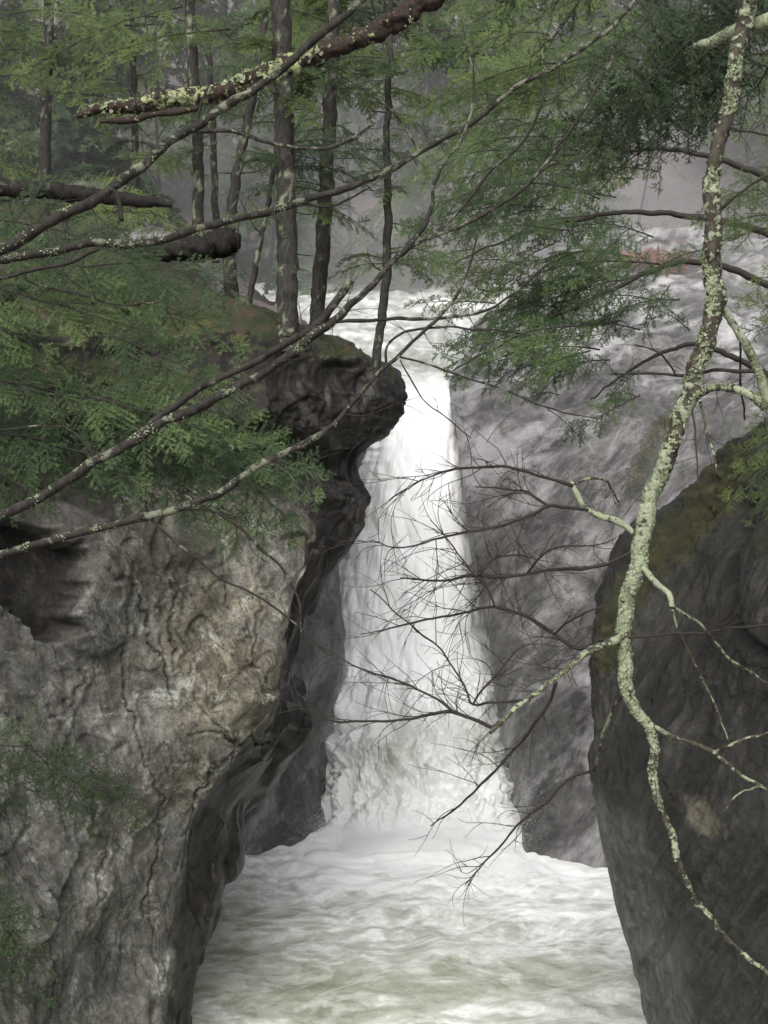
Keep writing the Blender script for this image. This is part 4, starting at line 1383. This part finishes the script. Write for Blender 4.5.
def flakes(parent, Pp, Rr, lv, n, seed, smin=0.004, smax=0.011, thr=0.5):
    """crusty leaf-like lichen lobes standing off the bark"""
    r = np.random.default_rng(seed)
    lv = np.broadcast_to(np.asarray(lv, float), (len(Pp),))
    i = r.integers(1, len(Pp) - 1, n)
    T = Pp[np.minimum(i + 1, len(Pp) - 1)] - Pp[i - 1]
    T /= np.linalg.norm(T, axis=1, keepdims=True) + 1e-9
    A = np.cross(T, np.array([0.13, 0.95, 0.28]))
    A /= np.linalg.norm(A, axis=1, keepdims=True) + 1e-9
    Bv = np.cross(T, A)
    th = r.uniform(0, 2 * np.pi, n)
    Nn = A * np.cos(th)[:, None] + Bv * np.sin(th)[:, None]
    C = Pp[i] + Nn * (Rr[i] * 1.06)[:, None] + T * r.normal(size=n)[:, None] * 0.004
    keep = (0.5 + 0.75 * fbm(C * 7 + seed, 3) + 0.3 * fbm(C * 30, 2) + lv[i] - 0.5 + r.normal(size=n) * 0.06) > thr
    C, Nn, T = C[keep], Nn[keep], T[keep]
    n = len(C)
    S = r.uniform(smin, smax, n) * np.clip(Rr[i[keep]] / 0.03, 0.35, 1)
    Nn = Nn + r.normal(size=(n, 3)) * 0.33
    Nn /= np.linalg.norm(Nn, axis=1, keepdims=True)
    E1 = np.cross(Nn, T + r.normal(size=(n, 3)) * 0.3)
    E1 /= np.linalg.norm(E1, axis=1, keepdims=True)
    E2 = np.cross(Nn, E1)
    K = 7
    ang = np.linspace(0, 2 * np.pi, K, endpoint=False)
    rad_ = r.uniform(0.55, 1.25, (n, K)) * S[:, None]
    lift = r.uniform(-0.1, 0.6, (n, K)) * S[:, None]
    ring = C[:, None] + E1[:, None] * (np.cos(ang) * rad_)[..., None] + E2[:, None] * (np.sin(ang) * rad_)[..., None] + Nn[:, None] * lift[..., None]
    V = np.concatenate([C[:, None] + Nn[:, None] * (0.1 * S)[:, None, None], ring], 1)
    base = (np.arange(n) * (K + 1))[:, None]
    k_ = np.arange(K)
    Fc = np.stack([np.broadcast_to(base, (n, K)), base + 1 + k_, base + 1 + (k_ + 1) % K], -1).reshape(-1, 3)
    ti = np.clip(0.5 + 0.45 * fbm(C * 9 + 3, 3) + r.normal(size=n) * 0.14, 0, 1)
    ti = np.repeat(ti[:, None], K + 1, 1) + np.concatenate([np.full((n, 1), -0.12), np.full((n, K), 0.06)], 1)
    return tag(link('lichen', local(parent, V.reshape(-1, 3)), Fc, M_FLAKE, parent, {'tint': np.clip(ti, 0, 1).ravel()}, False), kind='stuff')




def add_twigs(parent, Pp, Rr, n, Lr, seed, t0=0.25, t1=1.0, bias=None, sub=2, mat=None, rad=0.0022, name='twig', spread=1.0, sides=5):
    r = np.random.default_rng(seed)
    for j in range(n):
        i = int(r.uniform(t0, t1) * (len(Pp) - 1))
        i = max(1, min(i, len(Pp) - 2))
        tg = Pp[i + 1] - Pp[i - 1]
        tg /= np.linalg.norm(tg) + 1e-9
        dv = tg * 0.7 + r.normal(size=3) * np.array([0.7, 0.5, 0.7]) * spread
        if bias is not None:
            dv = dv + np.array(bias)
        L = r.uniform(*Lr)
        tp = twig_path(Pp[i], dv, L, 0.55, seed * 100 + j, 12)
        r0 = min(Rr[i] * 0.7, rad * (0.7 + L))
        paths = [(tp, np.linspace(r0, 0.0009, len(tp)))]
        for q in range(sub):
            k = int(r.uniform(2, 8))
            dv2 = (tp[k + 1] - tp[k]) / np.linalg.norm(tp[k + 1] - tp[k]) * 0.8 + r.normal(size=3) * 0.6
            tq = twig_path(tp[k], dv2, L * r.uniform(0.25, 0.55), 0.4, seed * 100 + j * 7 + q + 5000, 7)
            paths.append((tq, np.linspace(r0 * .65, 0.0008, len(tq))))
        V, Fs = wood_join(paths, sides)
        link(name, local(parent, V), Fs, mat or M_TWIG, parent)


def bare_branch(label, main, d, sides_=(), lichen=0.42, mat=M_BRANCH, twigs=6, seed=0, name='bare_branch', Lr=(0.12, 0.4), knob=0.24, raise_l=0.0, t0=0.15):
    t = thing(name, label, 'branch', None, U(main[0][0], main[0][1], d))
    Pp, Rr = branch_path(main, d, 0.012, 0.008, seed)
    branch_mesh('limb', Pp, Rr, mat, t, lichen - 0.12, 14, knob, seed, raise_l)
    flakes(t, Pp, Rr, 0.32, 6500, seed + 70, 0.003, 0.007, 0.55)
    add_twigs(t, Pp, Rr, twigs, Lr, seed + 1, t0)
    for k, s in enumerate(sides_):
        Q, S = branch_path(s, d, 0.012, 0.006, seed + k + 2)
        branch_mesh('side_branch', Q, S, mat, t, lichen - 0.17, 10, knob, seed + k)
        add_twigs(t, Q, S, max(1, twigs // 3), (0.08, 0.3), seed + 20 + k, 0.3)
    return t


bare_branch('thick lichen-speckled branch climbing steeply from the left edge to the top of the picture',
            [(-420, 470, 13), (-300, 400, 13), (-180, 340, 12), (-60, 280, 11), (0, 250, 11), (40, 228, 11), (75, 210, 11), (110, 190, 10), (140, 165, 10), (170, 145, 9.5), (205, 122, 9), (250, 92, 8.5), (290, 62, 8), (330, 25, 8), (362, 0, 7), (400, -40, 6)], 6.2,
            [[(200, 131, 5), (230, 133, 4.5), (270, 142, 4), (320, 147, 3.5), (348, 140, 3), (372, 125, 2)], [(114, 190, 4), (119, 200, 4), (122, 220, 4)], [(196, 133, 3), (200, 110, 2.5), (210, 85, 1.5)]], 0.43, M_BRANCH, 8, 1)
bare_branch('long pale-spotted branch sweeping from the left edge across the thickest trunk to the top centre',
            [(-420, 330, 10), (-300, 300, 10), (-180, 275, 9), (-60, 262, 8), (0, 258, 8), (50, 252, 8), (95, 243, 8), (140, 244, 8), (195, 230, 7.5), (250, 214, 7.5), (300, 203, 7), (345, 186, 6.5), (384, 172, 6), (420, 152, 6), (470, 125, 5.5), (520, 85, 5), (560, 62, 4.5), (600, 35, 4), (640, -5, 3), (680, -50, 2)], 6.6,
            [[(-30, 283, 4), (22, 272, 4), (60, 265, 4), (98, 250, 4)], [(24, 272, 3), (30, 281, 3), (70, 293, 2.5), (120, 303, 2), (170, 302, 1.2)], [(420, 153, 2.5), (400, 120, 2), (372, 95, 1.5)],
             [(300, 203, 3), (330, 205, 2.5), (365, 190, 2), (395, 165, 1.5)]], 0.45, M_BRANCH, 10, 2)
bare_branch('forked grey branch rising from the left edge with a snapped-off stub beside the ledge trunks',
            [(-420, 720, 12), (-300, 660, 12), (-180, 600, 11), (-60, 545, 10), (0, 518, 10), (50, 490, 10), (100, 460, 10), (145, 432, 10), (180, 417, 9), (225, 394, 9), (270, 369, 9), (305, 342, 9), (328, 325, 8), (350, 303, 7.5), (372, 285, 6.5), (410, 244, 5.5), (424, 226, 5), (430, 205, 4), (432, 185, 3.5), (445, 160, 3), (462, 135, 2.5), (474, 90, 2), (460, 20, 1.2)], 6.3,
            [[(140, 434, 7), (165, 412, 7), (200, 388, 7), (250, 364, 7.5), (290, 342, 7.5), (315, 326, 7.5), (335, 300, 7.5), (350, 281, 7)],
             [(404, 252, 4), (424, 240, 4), (474, 220, 4), (509, 200, 3.5), (549, 160, 3.2), (584, 110, 2.8), (599, 85, 2.4), (622, 45, 1.6)],
             [(440, 232, 3.2), (454, 215, 3), (489, 175, 3), (534, 125, 2.5), (544, 75, 2), (539, 40, 1.4)],
             [(335, 322, 4), (382, 319, 4), (453, 317, 3.5), (490, 307, 3), (520, 285, 2.5), (550, 262, 1.8)],
             [(100, 462, 3), (70, 430, 2.5), (50, 427, 2), (-20, 430, 2)]], 0.42, M_BRANCH, 10, 3)
bare_branch('lowest smooth grey branch curving from the left edge up across the overhang',
            [(-420, 690, 11), (-300, 645, 10), (-180, 600, 9), (-60, 568, 8), (0, 556, 8), (50, 542, 8), (100, 528, 8), (150, 515, 8), (200, 500, 7.5), (240, 478, 7.5), (280, 455, 7), (320, 433, 6.5), (355, 402, 5), (379, 373, 4), (410, 346, 3.5), (440, 315, 3), (470, 268, 2.5), (480, 235, 1.5)], 6.0,
            [[(205, 506, 3), (228, 520, 3), (250, 540, 3), (278, 562, 2.8), (290, 582, 2.5), (302, 610, 2), (303, 640, 1.2)], [(150, 518, 3), (165, 532, 3), (200, 560, 2.8), (225, 582, 2.5), (280, 612, 2.2), (325, 650, 1.5)],
             [(386, 366, 2.6), (388, 346, 2.6), (410, 331, 2.6), (450, 327, 2.4), (490, 331, 2), (530, 335, 1.3)], [(400, 357, 2), (450, 372, 2), (500, 390, 2), (540, 405, 1.6), (600, 420, 1.2)],
             [(400, 360, 1.8), (420, 395, 1.6), (450, 420, 1.5), (470, 440, 1)]], 0.4, M_BRANCH, 8, 4)

# rotten log across the top
t = thing('broken_log', 'rotten mossy broken log slanting across the top left with a snapped reddish end', 'log', None, U(250, 85, 10))
Pp, Rr = branch_path([(76, 117, 3), (90, 112, 9), (130, 107, 13), (180, 98, 15), (225, 92, 16), (262, 76, 16), (300, 62, 17), (350, 44, 18), (390, 22, 19), (425, 2, 20), (500, -50, 22), (620, -150, 25), (760, -280, 28)], 10, 0.012, 0.01, 8)
lv = np.interp(np.linspace(0, 1, len(Rr)), [0, .083, .21, .42, .5, .55, .75, 1], [.08, .2, .42, .52, .44, .06, .06, .2])
branch_mesh('trunk', Pp, Rr, M_LOG, t, lv - 0.03, 30, 0.5, 2.0, 0.02, 4.0)
Q, S = branch_path([(200, 108, 6), (150, 116, 7), (118, 121, 6), (100, 122, 3)], 9.95, 0.012, 0.006, 9)
branch_mesh('splinter', Q, S, M_LOG, t, 0.15, 10, 0.3, 3.0)
Q, S = branch_path([(142, 108, 4), (135, 97, 4), (128, 88, 2.5)], 10, 0.012, 0.004, 10)
branch_mesh('stub', Q, S, M_LOG, t, 0.1, 8, 0.2, 4.0)
flakes(t, Pp, Rr, lv, 9000, 77, 0.006, 0.016, 0.56)
add_twigs(t, Pp, Rr, 6, (0.15, 0.45), 55, 0.2, 0.8)

t = thing('fallen_log', 'straight dark fallen log lying across the left bank at the left edge', 'log', None, U(60, 192, 15))
Pp, Rr = branch_path([(-120, 180, 17), (0, 188, 17), (60, 192, 17), (100, 196, 15), (140, 201, 12), (172, 205, 5)], 15.5, 0.02, 0.01, 12)
branch_mesh('trunk', Pp, Rr, M_DLOG, t, 0.1, 20, 0.2, 5.0)
t = thing('fallen_log', 'short dark fallen log at the foot of the crooked brown trunk', 'log', None, U(215, 245, 18.5))
Pp, Rr = branch_path([(120, 256, 6), (150, 252, 14), (180, 250, 22), (205, 247, 24), (228, 242, 26), (240, 240, 14)], 18.8, 0.02, 0.012, 13)
branch_mesh('trunk', Pp, Rr, M_DLOG, t, 0.1, 24, 0.3, 6.0)
# a few tumbled boulders on the bank and upstream


def boulder(label, px_, py_, d, rx, ry, rz, mat, seed, name='boulder', dark=0.6):
    n = 48
    th = np.linspace(0, np.pi, n)
    ph = np.linspace(0, 2 * np.pi, n * 2)
    T, PHI = np.meshgrid(th, ph, indexing='ij')
    S = np.stack([np.sin(T) * np.cos(PHI), np.sin(T) * np.sin(PHI), np.cos(T)], -1)
    fv, fe = facet(S * 1.3 + seed, seed & 63)
    rad_ = 1 + 0.22 * fv + 0.12 * fbm(S * 2.2 + seed, 4)
    c = U(px_, py_, d)
    V = S * rad_[..., None] * np.array([rx, ry, rz])
    z = 0 * T
    o = link(name, V, grid_faces(n, 2 * n), mat, None, {'cav': z + 0.2 * (1 - smooth01(fe, 0, .1)), 'dark': z + dark, 'moss': 0.6 * smooth01(S[..., 2], 0.3, 0.9), 'tan': z + .3, 'wet': z, 'pale': z + .6})
    o.location = c
    tag(o, label, 'boulder', 'boulders on the banks')
    return o


boulder('grey boulder on the left bank above the fallen beam', 95, 196, 24, 0.55, 0.5, 0.28, M_SLAB, 3)
boulder('flat grey boulder in the shade left of the short fallen log', 150, 244, 20, 0.5, 0.4, 0.22, M_SLAB, 5)
boulder('pale ridge boulder far up the right slope beside the rusty leaves', 600, 252, 36, 1.3, 1.0, 0.5, M_SLAB, 9)
boulder('pale boulder far up the right slope behind the lichened trunk', 668, 246, 35.5, 1.1, 1.0, 0.55, M_SLAB, 14)

# patch of rusty fallen leaves on the far ridge
r = np.random.default_rng(4)
n = 900
c = U(r.normal(652, 20, n), r.normal(262, 5, n), r.uniform(33.2, 34.2, n))
a1 = r.normal(size=(n, 3)) * 0.05
a2 = r.normal(size=(n, 3)) * 0.05
LV = np.stack([c - a1, c - a2, c + a1, c + a2], 1).reshape(-1, 3)
tag(link('dead_leaves', LV, np.arange(4 * n).reshape(-1, 4), M_BEECH, None, None, False), 'patch of rusty brown leaves on the far rock ridge', 'leaves', kind='stuff')

# ================================================================== LICHENED TREE ON THE RIGHT
DR = 7.2
t = thing('lichen_covered_tree', 'crooked bare tree crusted with pale green lichen hanging down the right side', 'tree', None, U(712, 250, DR))
main = [(880, -420, 34), (820, -260, 30), (775, -120, 27), (752, -30, 24), (744, 20, 22), (738, 55, 17), (730, 95, 17), (722, 130, 18), (712, 185, 20), (711, 235, 21), (714, 280, 23), (712, 312, 24), (703, 350, 22), (692, 385, 22), (682, 415, 20), (668, 455, 20), (655, 488, 19), (644, 525, 19), (636, 560, 19), (628, 590, 17), (624, 630, 16), (624, 665, 15),
        (628, 690, 14), (640, 715, 11), (651, 740, 10), (655, 775, 9), (659, 800, 7.5), (672, 835, 6.5), (684, 870, 6), (694, 898, 5.5), (712, 922, 5), (738, 950, 4), (775, 985, 3), (810, 1010, 2)]
Pp, Rr = branch_path([(x, y, w_ * 0.77) for x, y, w_ in main], DR, 0.006, 0.012, 41)
ty = np.interp(np.linspace(0, 1, len(Rr)), np.linspace(0, 1, len(main)), [max(m_[1], 0) for m_ in main])
lv = np.interp(ty, [0, 60, 100, 180, 230, 300, 330, 365, 390, 430, 470, 500, 640, 720, 800, 900], [.5, .4, .34, .32, .40, .42, .36, .26, .54, .60, .64, .85, .98, .8, .56, .48])
branch_mesh('trunk', Pp, Rr, M_LICHEN, t, lv - 0.06, 40, 0.22, 0.5, 0.008, 6.0)
flakes(t, Pp, Rr, lv, 26000, 5, 0.0035, 0.010, 0.55)
add_twigs(t, Pp, Rr, 26, (0.12, 0.5), 61, 0.45, 0.98, (0.1, 0, -0.2))
SIDES = [
    # lichened stub and the twigs beyond it
    ([(634, 533, 6), (620, 524, 7), (600, 516, 7), (585, 508, 6), (577, 496, 6), (572, 484, 5)], 0.75, 1),
    ([(573, 486, 4), (556, 480, 3.5), (540, 474, 3), (500, 468, 3), (470, 468, 2.6), (445, 471, 2.3), (420, 480, 1.8), (395, 496, 1.0)], 0.2, 9),
    ([(575, 484, 3.5), (588, 479, 3.5), (606, 482, 3), (612, 490, 2.6), (618, 502, 1.8)], 0.4, 2),
    ([(588, 510, 3.5), (565, 508, 3.5), (548, 507, 3.2), (524, 518, 3), (486, 529, 2.6), (440, 538, 2.2), (400, 547, 1.6), (370, 540, 1)], 0.15, 9),
    ([(550, 507, 2.8), (536, 497, 2.6), (524, 490, 2.2), (500, 489, 1.8), (474, 488, 1)], 0.2, 3),
    ([(632, 552, 3.5), (615, 560, 3.4), (585, 568, 3.4), (545, 571, 3.2), (500, 577, 3.2), (474, 575, 3), (440, 580, 2.4), (402, 579, 1.4)], 0.25, 12),
    ([(528, 572, 2.6), (540, 558, 2.4), (556, 548, 2), (590, 545, 1.4), (615, 538, 1)], 0.3, 4),
    ([(480, 575, 2.2), (492, 560, 2), (515, 555, 1.8), (530, 557, 1.2)], 0.1, 3),
    ([(628, 630, 5.5), (605, 640, 5), (580, 648, 4.6), (566, 643, 4.4), (552, 632, 4), (532, 618, 3.6), (512, 609, 3.2), (490, 607, 3), (450, 615, 2.4), (400, 626, 1.8), (360, 634, 1)], 0.2, 14),
    ([(555, 634, 2.6), (565, 624, 2.4), (582, 614, 2.2), (608, 605, 1.4)], 0.2, 3),
    ([(495, 607, 2.4), (488, 590, 2.2), (470, 570, 2), (452, 545, 1.6), (430, 520, 1)], 0.1, 6),
    ([(626, 634, 9), (605, 645, 8), (583, 657, 7), (566, 671, 6.5), (549, 684, 6), (530, 698, 5.5), (508, 716, 5), (490, 732, 4.5)], 0.55, 4),
    ([(500, 722, 4.6), (492, 727, 4.4), (470, 717, 4), (452, 712, 3.6), (430, 715, 3.2), (400, 719, 2.8), (370, 721, 2.4), (340, 722, 2), (318, 715, 1.6), (305, 700, 1)], 0.2, 9),
    ([(455, 713, 2.6), (440, 700, 2.4), (420, 690, 2.2), (398, 682, 2), (360, 668, 1.7), (338, 655, 1.4), (318, 646, 1)], 0.1, 5),
    ([(530, 700, 3), (510, 701, 2.8), (490, 703, 2.6), (472, 705, 2.4), (466, 690, 2), (450, 662, 1.9), (430, 640, 1.7), (395, 612, 1.4), (370, 590, 1)], 0.15, 7),
    ([(473, 704, 2.4), (480, 692, 2.2), (495, 675, 2), (512, 655, 1.2)], 0.1, 3),
    ([(556, 682, 3.6), (548, 705, 3.4), (530, 728, 3.2), (516, 748, 3), (490, 775, 2.6), (462, 803, 2.2), (430, 826, 1.4)], 0.2, 4),
    ([(598, 765, 3), (590, 770, 3), (570, 778, 3), (548, 802, 2.6), (530, 815, 2.4), (500, 846, 2), (480, 868, 1.6), (464, 884, 1)], 0.25, 5),
    ([(628, 690, 4), (612, 710, 4), (602, 740, 3.6), (594, 772, 3)], 0.4, 3),
    # right-hand side
    ([(637, 562, 6), (648, 574, 6), (659, 584, 6), (668, 594, 5.5), (672, 608, 5)], 0.8, 1),
    ([(672, 606, 4), (698, 623, 3.6), (724, 654, 3.4), (750, 672, 3), (790, 700, 2)], 0.5, 10),
    ([(672, 608, 3.4), (682, 640, 3), (700, 670, 3), (715, 705, 2.6), (730, 745, 1.6)], 0.45, 8),
    ([(648, 722, 5.5), (670, 735, 5.5), (700, 746, 5.5), (718, 755, 5), (738, 775, 4.5), (768, 790, 4), (800, 800, 3)], 0.5, 7),
    ([(715, 752, 4), (735, 744, 4), (768, 733, 3.6), (800, 722, 3)], 0.5, 3),
    ([(760, 785, 2.6), (740, 795, 2.4), (725, 808, 1.6)], 0.5, 2),
    ([(596, 640, 2.6), (650, 636, 2.6), (700, 632, 2.4), (740, 628, 2.2), (800, 622, 2)], 0.3, 6),
    ([(692, 398, 11), (710, 390, 10), (730, 387, 10), (748, 392, 11), (770, 412, 12), (800, 450, 13)], 0.5, 3),
    ([(722, 306, 8), (735, 325, 9), (748, 348, 10), (758, 372, 10), (766, 396, 10), (780, 430, 10)], 0.7, 2),
    ([(754, 371, 4), (720, 371, 4), (690, 374, 3.6), (660, 374, 3), (616, 374, 2)], 0.35, 4),
    ([(676, 376, 2), (668, 362, 2), (654, 350, 1.6), (635, 344, 1)], 0.2, 2),
    ([(740, 342, 2.2), (741, 375, 2.2), (742, 400, 2), (745, 420, 1.6)], 0.3, 1),
    ([(700, 402, 3.6), (705, 420, 3.4), (712, 450, 3), (716, 474, 2.4)], 0.4, 1),
    ([(692, 405, 2), (695, 440, 2), (700, 485, 1.4)], 0.2, 1),
    ([(770, 20, 16), (748, 28, 17), (730, 34, 15), (712, 42, 12), (696, 47, 6)], 0.85, 2),
    ([(722, 125, 2.6), (745, 132, 2.4), (790, 140, 2)], 0.2, 2),
    ([(716, 215, 2.6), (738, 195, 2.4), (775, 172, 2.0)], 0.1, 2),
]
for k, (s, li, nt) in enumerate(SIDES):
    r = np.random.default_rng(300 + k)
    dz = r.uniform(-0.5, 0.5)
    n = len(s)
    s2 = [(x, y, w * (0.8 if li > 0.35 else 1.0), dz * (i / (n - 1))) for i, (x, y, w) in enumerate(s)]
    Q, S = branch_path(s2, DR, 0.012, 0.006, 300 + k)
    branch_mesh('branch', Q, S, M_LICHEN if li > 0.35 else M_TWIG, t, li, 12, 0.2, k * 1.3, 0.005 if li > .5 else 0.0, 6.0)
    if li > 0.35:
        flakes(t, Q, S, li, int(2600 * np.linalg.norm(np.diff(Q, axis=0), axis=1).sum() * max(0.4, S.mean() / 0.015)), 400 + k, 0.003, 0.008, 0.55)
    leftward = s[-1][0] < 560
    add_twigs(t, Q, S, int(nt * 1.6 + (6 if leftward else 1)), (0.12, 0.5) if leftward else (0.08, 0.3), 700 + k, 0.2, 1.0, (-0.35, 0, 0.0) if leftward else (0.1, 0, -0.15), 2, None, 0.0024)
tag(t)

# ================================================================== CAMERA, LIGHT, WORLD
cam = bpy.data.cameras.new('camera')
co = bpy.data.objects.new('camera', cam)
COL.objects.link(co)
cam.sensor_fit = 'VERTICAL'
cam.sensor_height = 24
cam.lens = 24 * F / 1024
cam.clip_end = 3000
co.rotation_euler = (math.radians(90) - PITCH, 0, 0)
SC.camera = co

EL, ROT = math.radians(50), math.radians(195)
w = bpy.data.worlds.new('World')
SC.world = w
w.use_nodes = True
nt = w.node_tree
bg = nt.nodes['Background']
sky = nt.nodes.new('ShaderNodeTexSky')
sky.sky_type = 'NISHITA'
sky.sun_disc = False
sky.sun_elevation = EL
sky.sun_rotation = ROT
sky.dust_density = 3
hs = nt.nodes.new('ShaderNodeHueSaturation')
hs.inputs['Saturation'].default_value = 0.22
nt.links.new(sky.outputs[0], hs.inputs['Color'])
nt.links.new(hs.outputs[0], bg.inputs['Color'])
bg.inputs['Strength'].default_value = 0.2
sun = bpy.data.lights.new('sun', 'SUN')
sun.energy = 4.3
sun.angle = math.radians(60)
sun.color = (1.0, 0.97, 0.93)
so = bpy.data.objects.new('sun', sun)
COL.objects.link(so)
sd_ = Vector((math.sin(ROT) * math.cos(EL), math.cos(ROT) * math.cos(EL), math.sin(EL)))
so.rotation_euler = sd_.to_track_quat('Z', 'Y').to_euler()
SC.view_settings.view_transform = 'Standard'
SC.view_settings.look = 'None'
SC.view_settings.exposure = 0
SC.cycles.max_bounces = 6
SC.cycles.diffuse_bounces = 3
SC.cycles.glossy_bounces = 2
SC.cycles.transmission_bounces = 2
SC.cycles.volume_bounces = 4
SC.cycles.use_denoising = True
for o in list(bpy.data.objects):
    if '_loc' in o:
        del o['_loc']
print('verts', sum(len(m.vertices) for m in bpy.data.meshes))
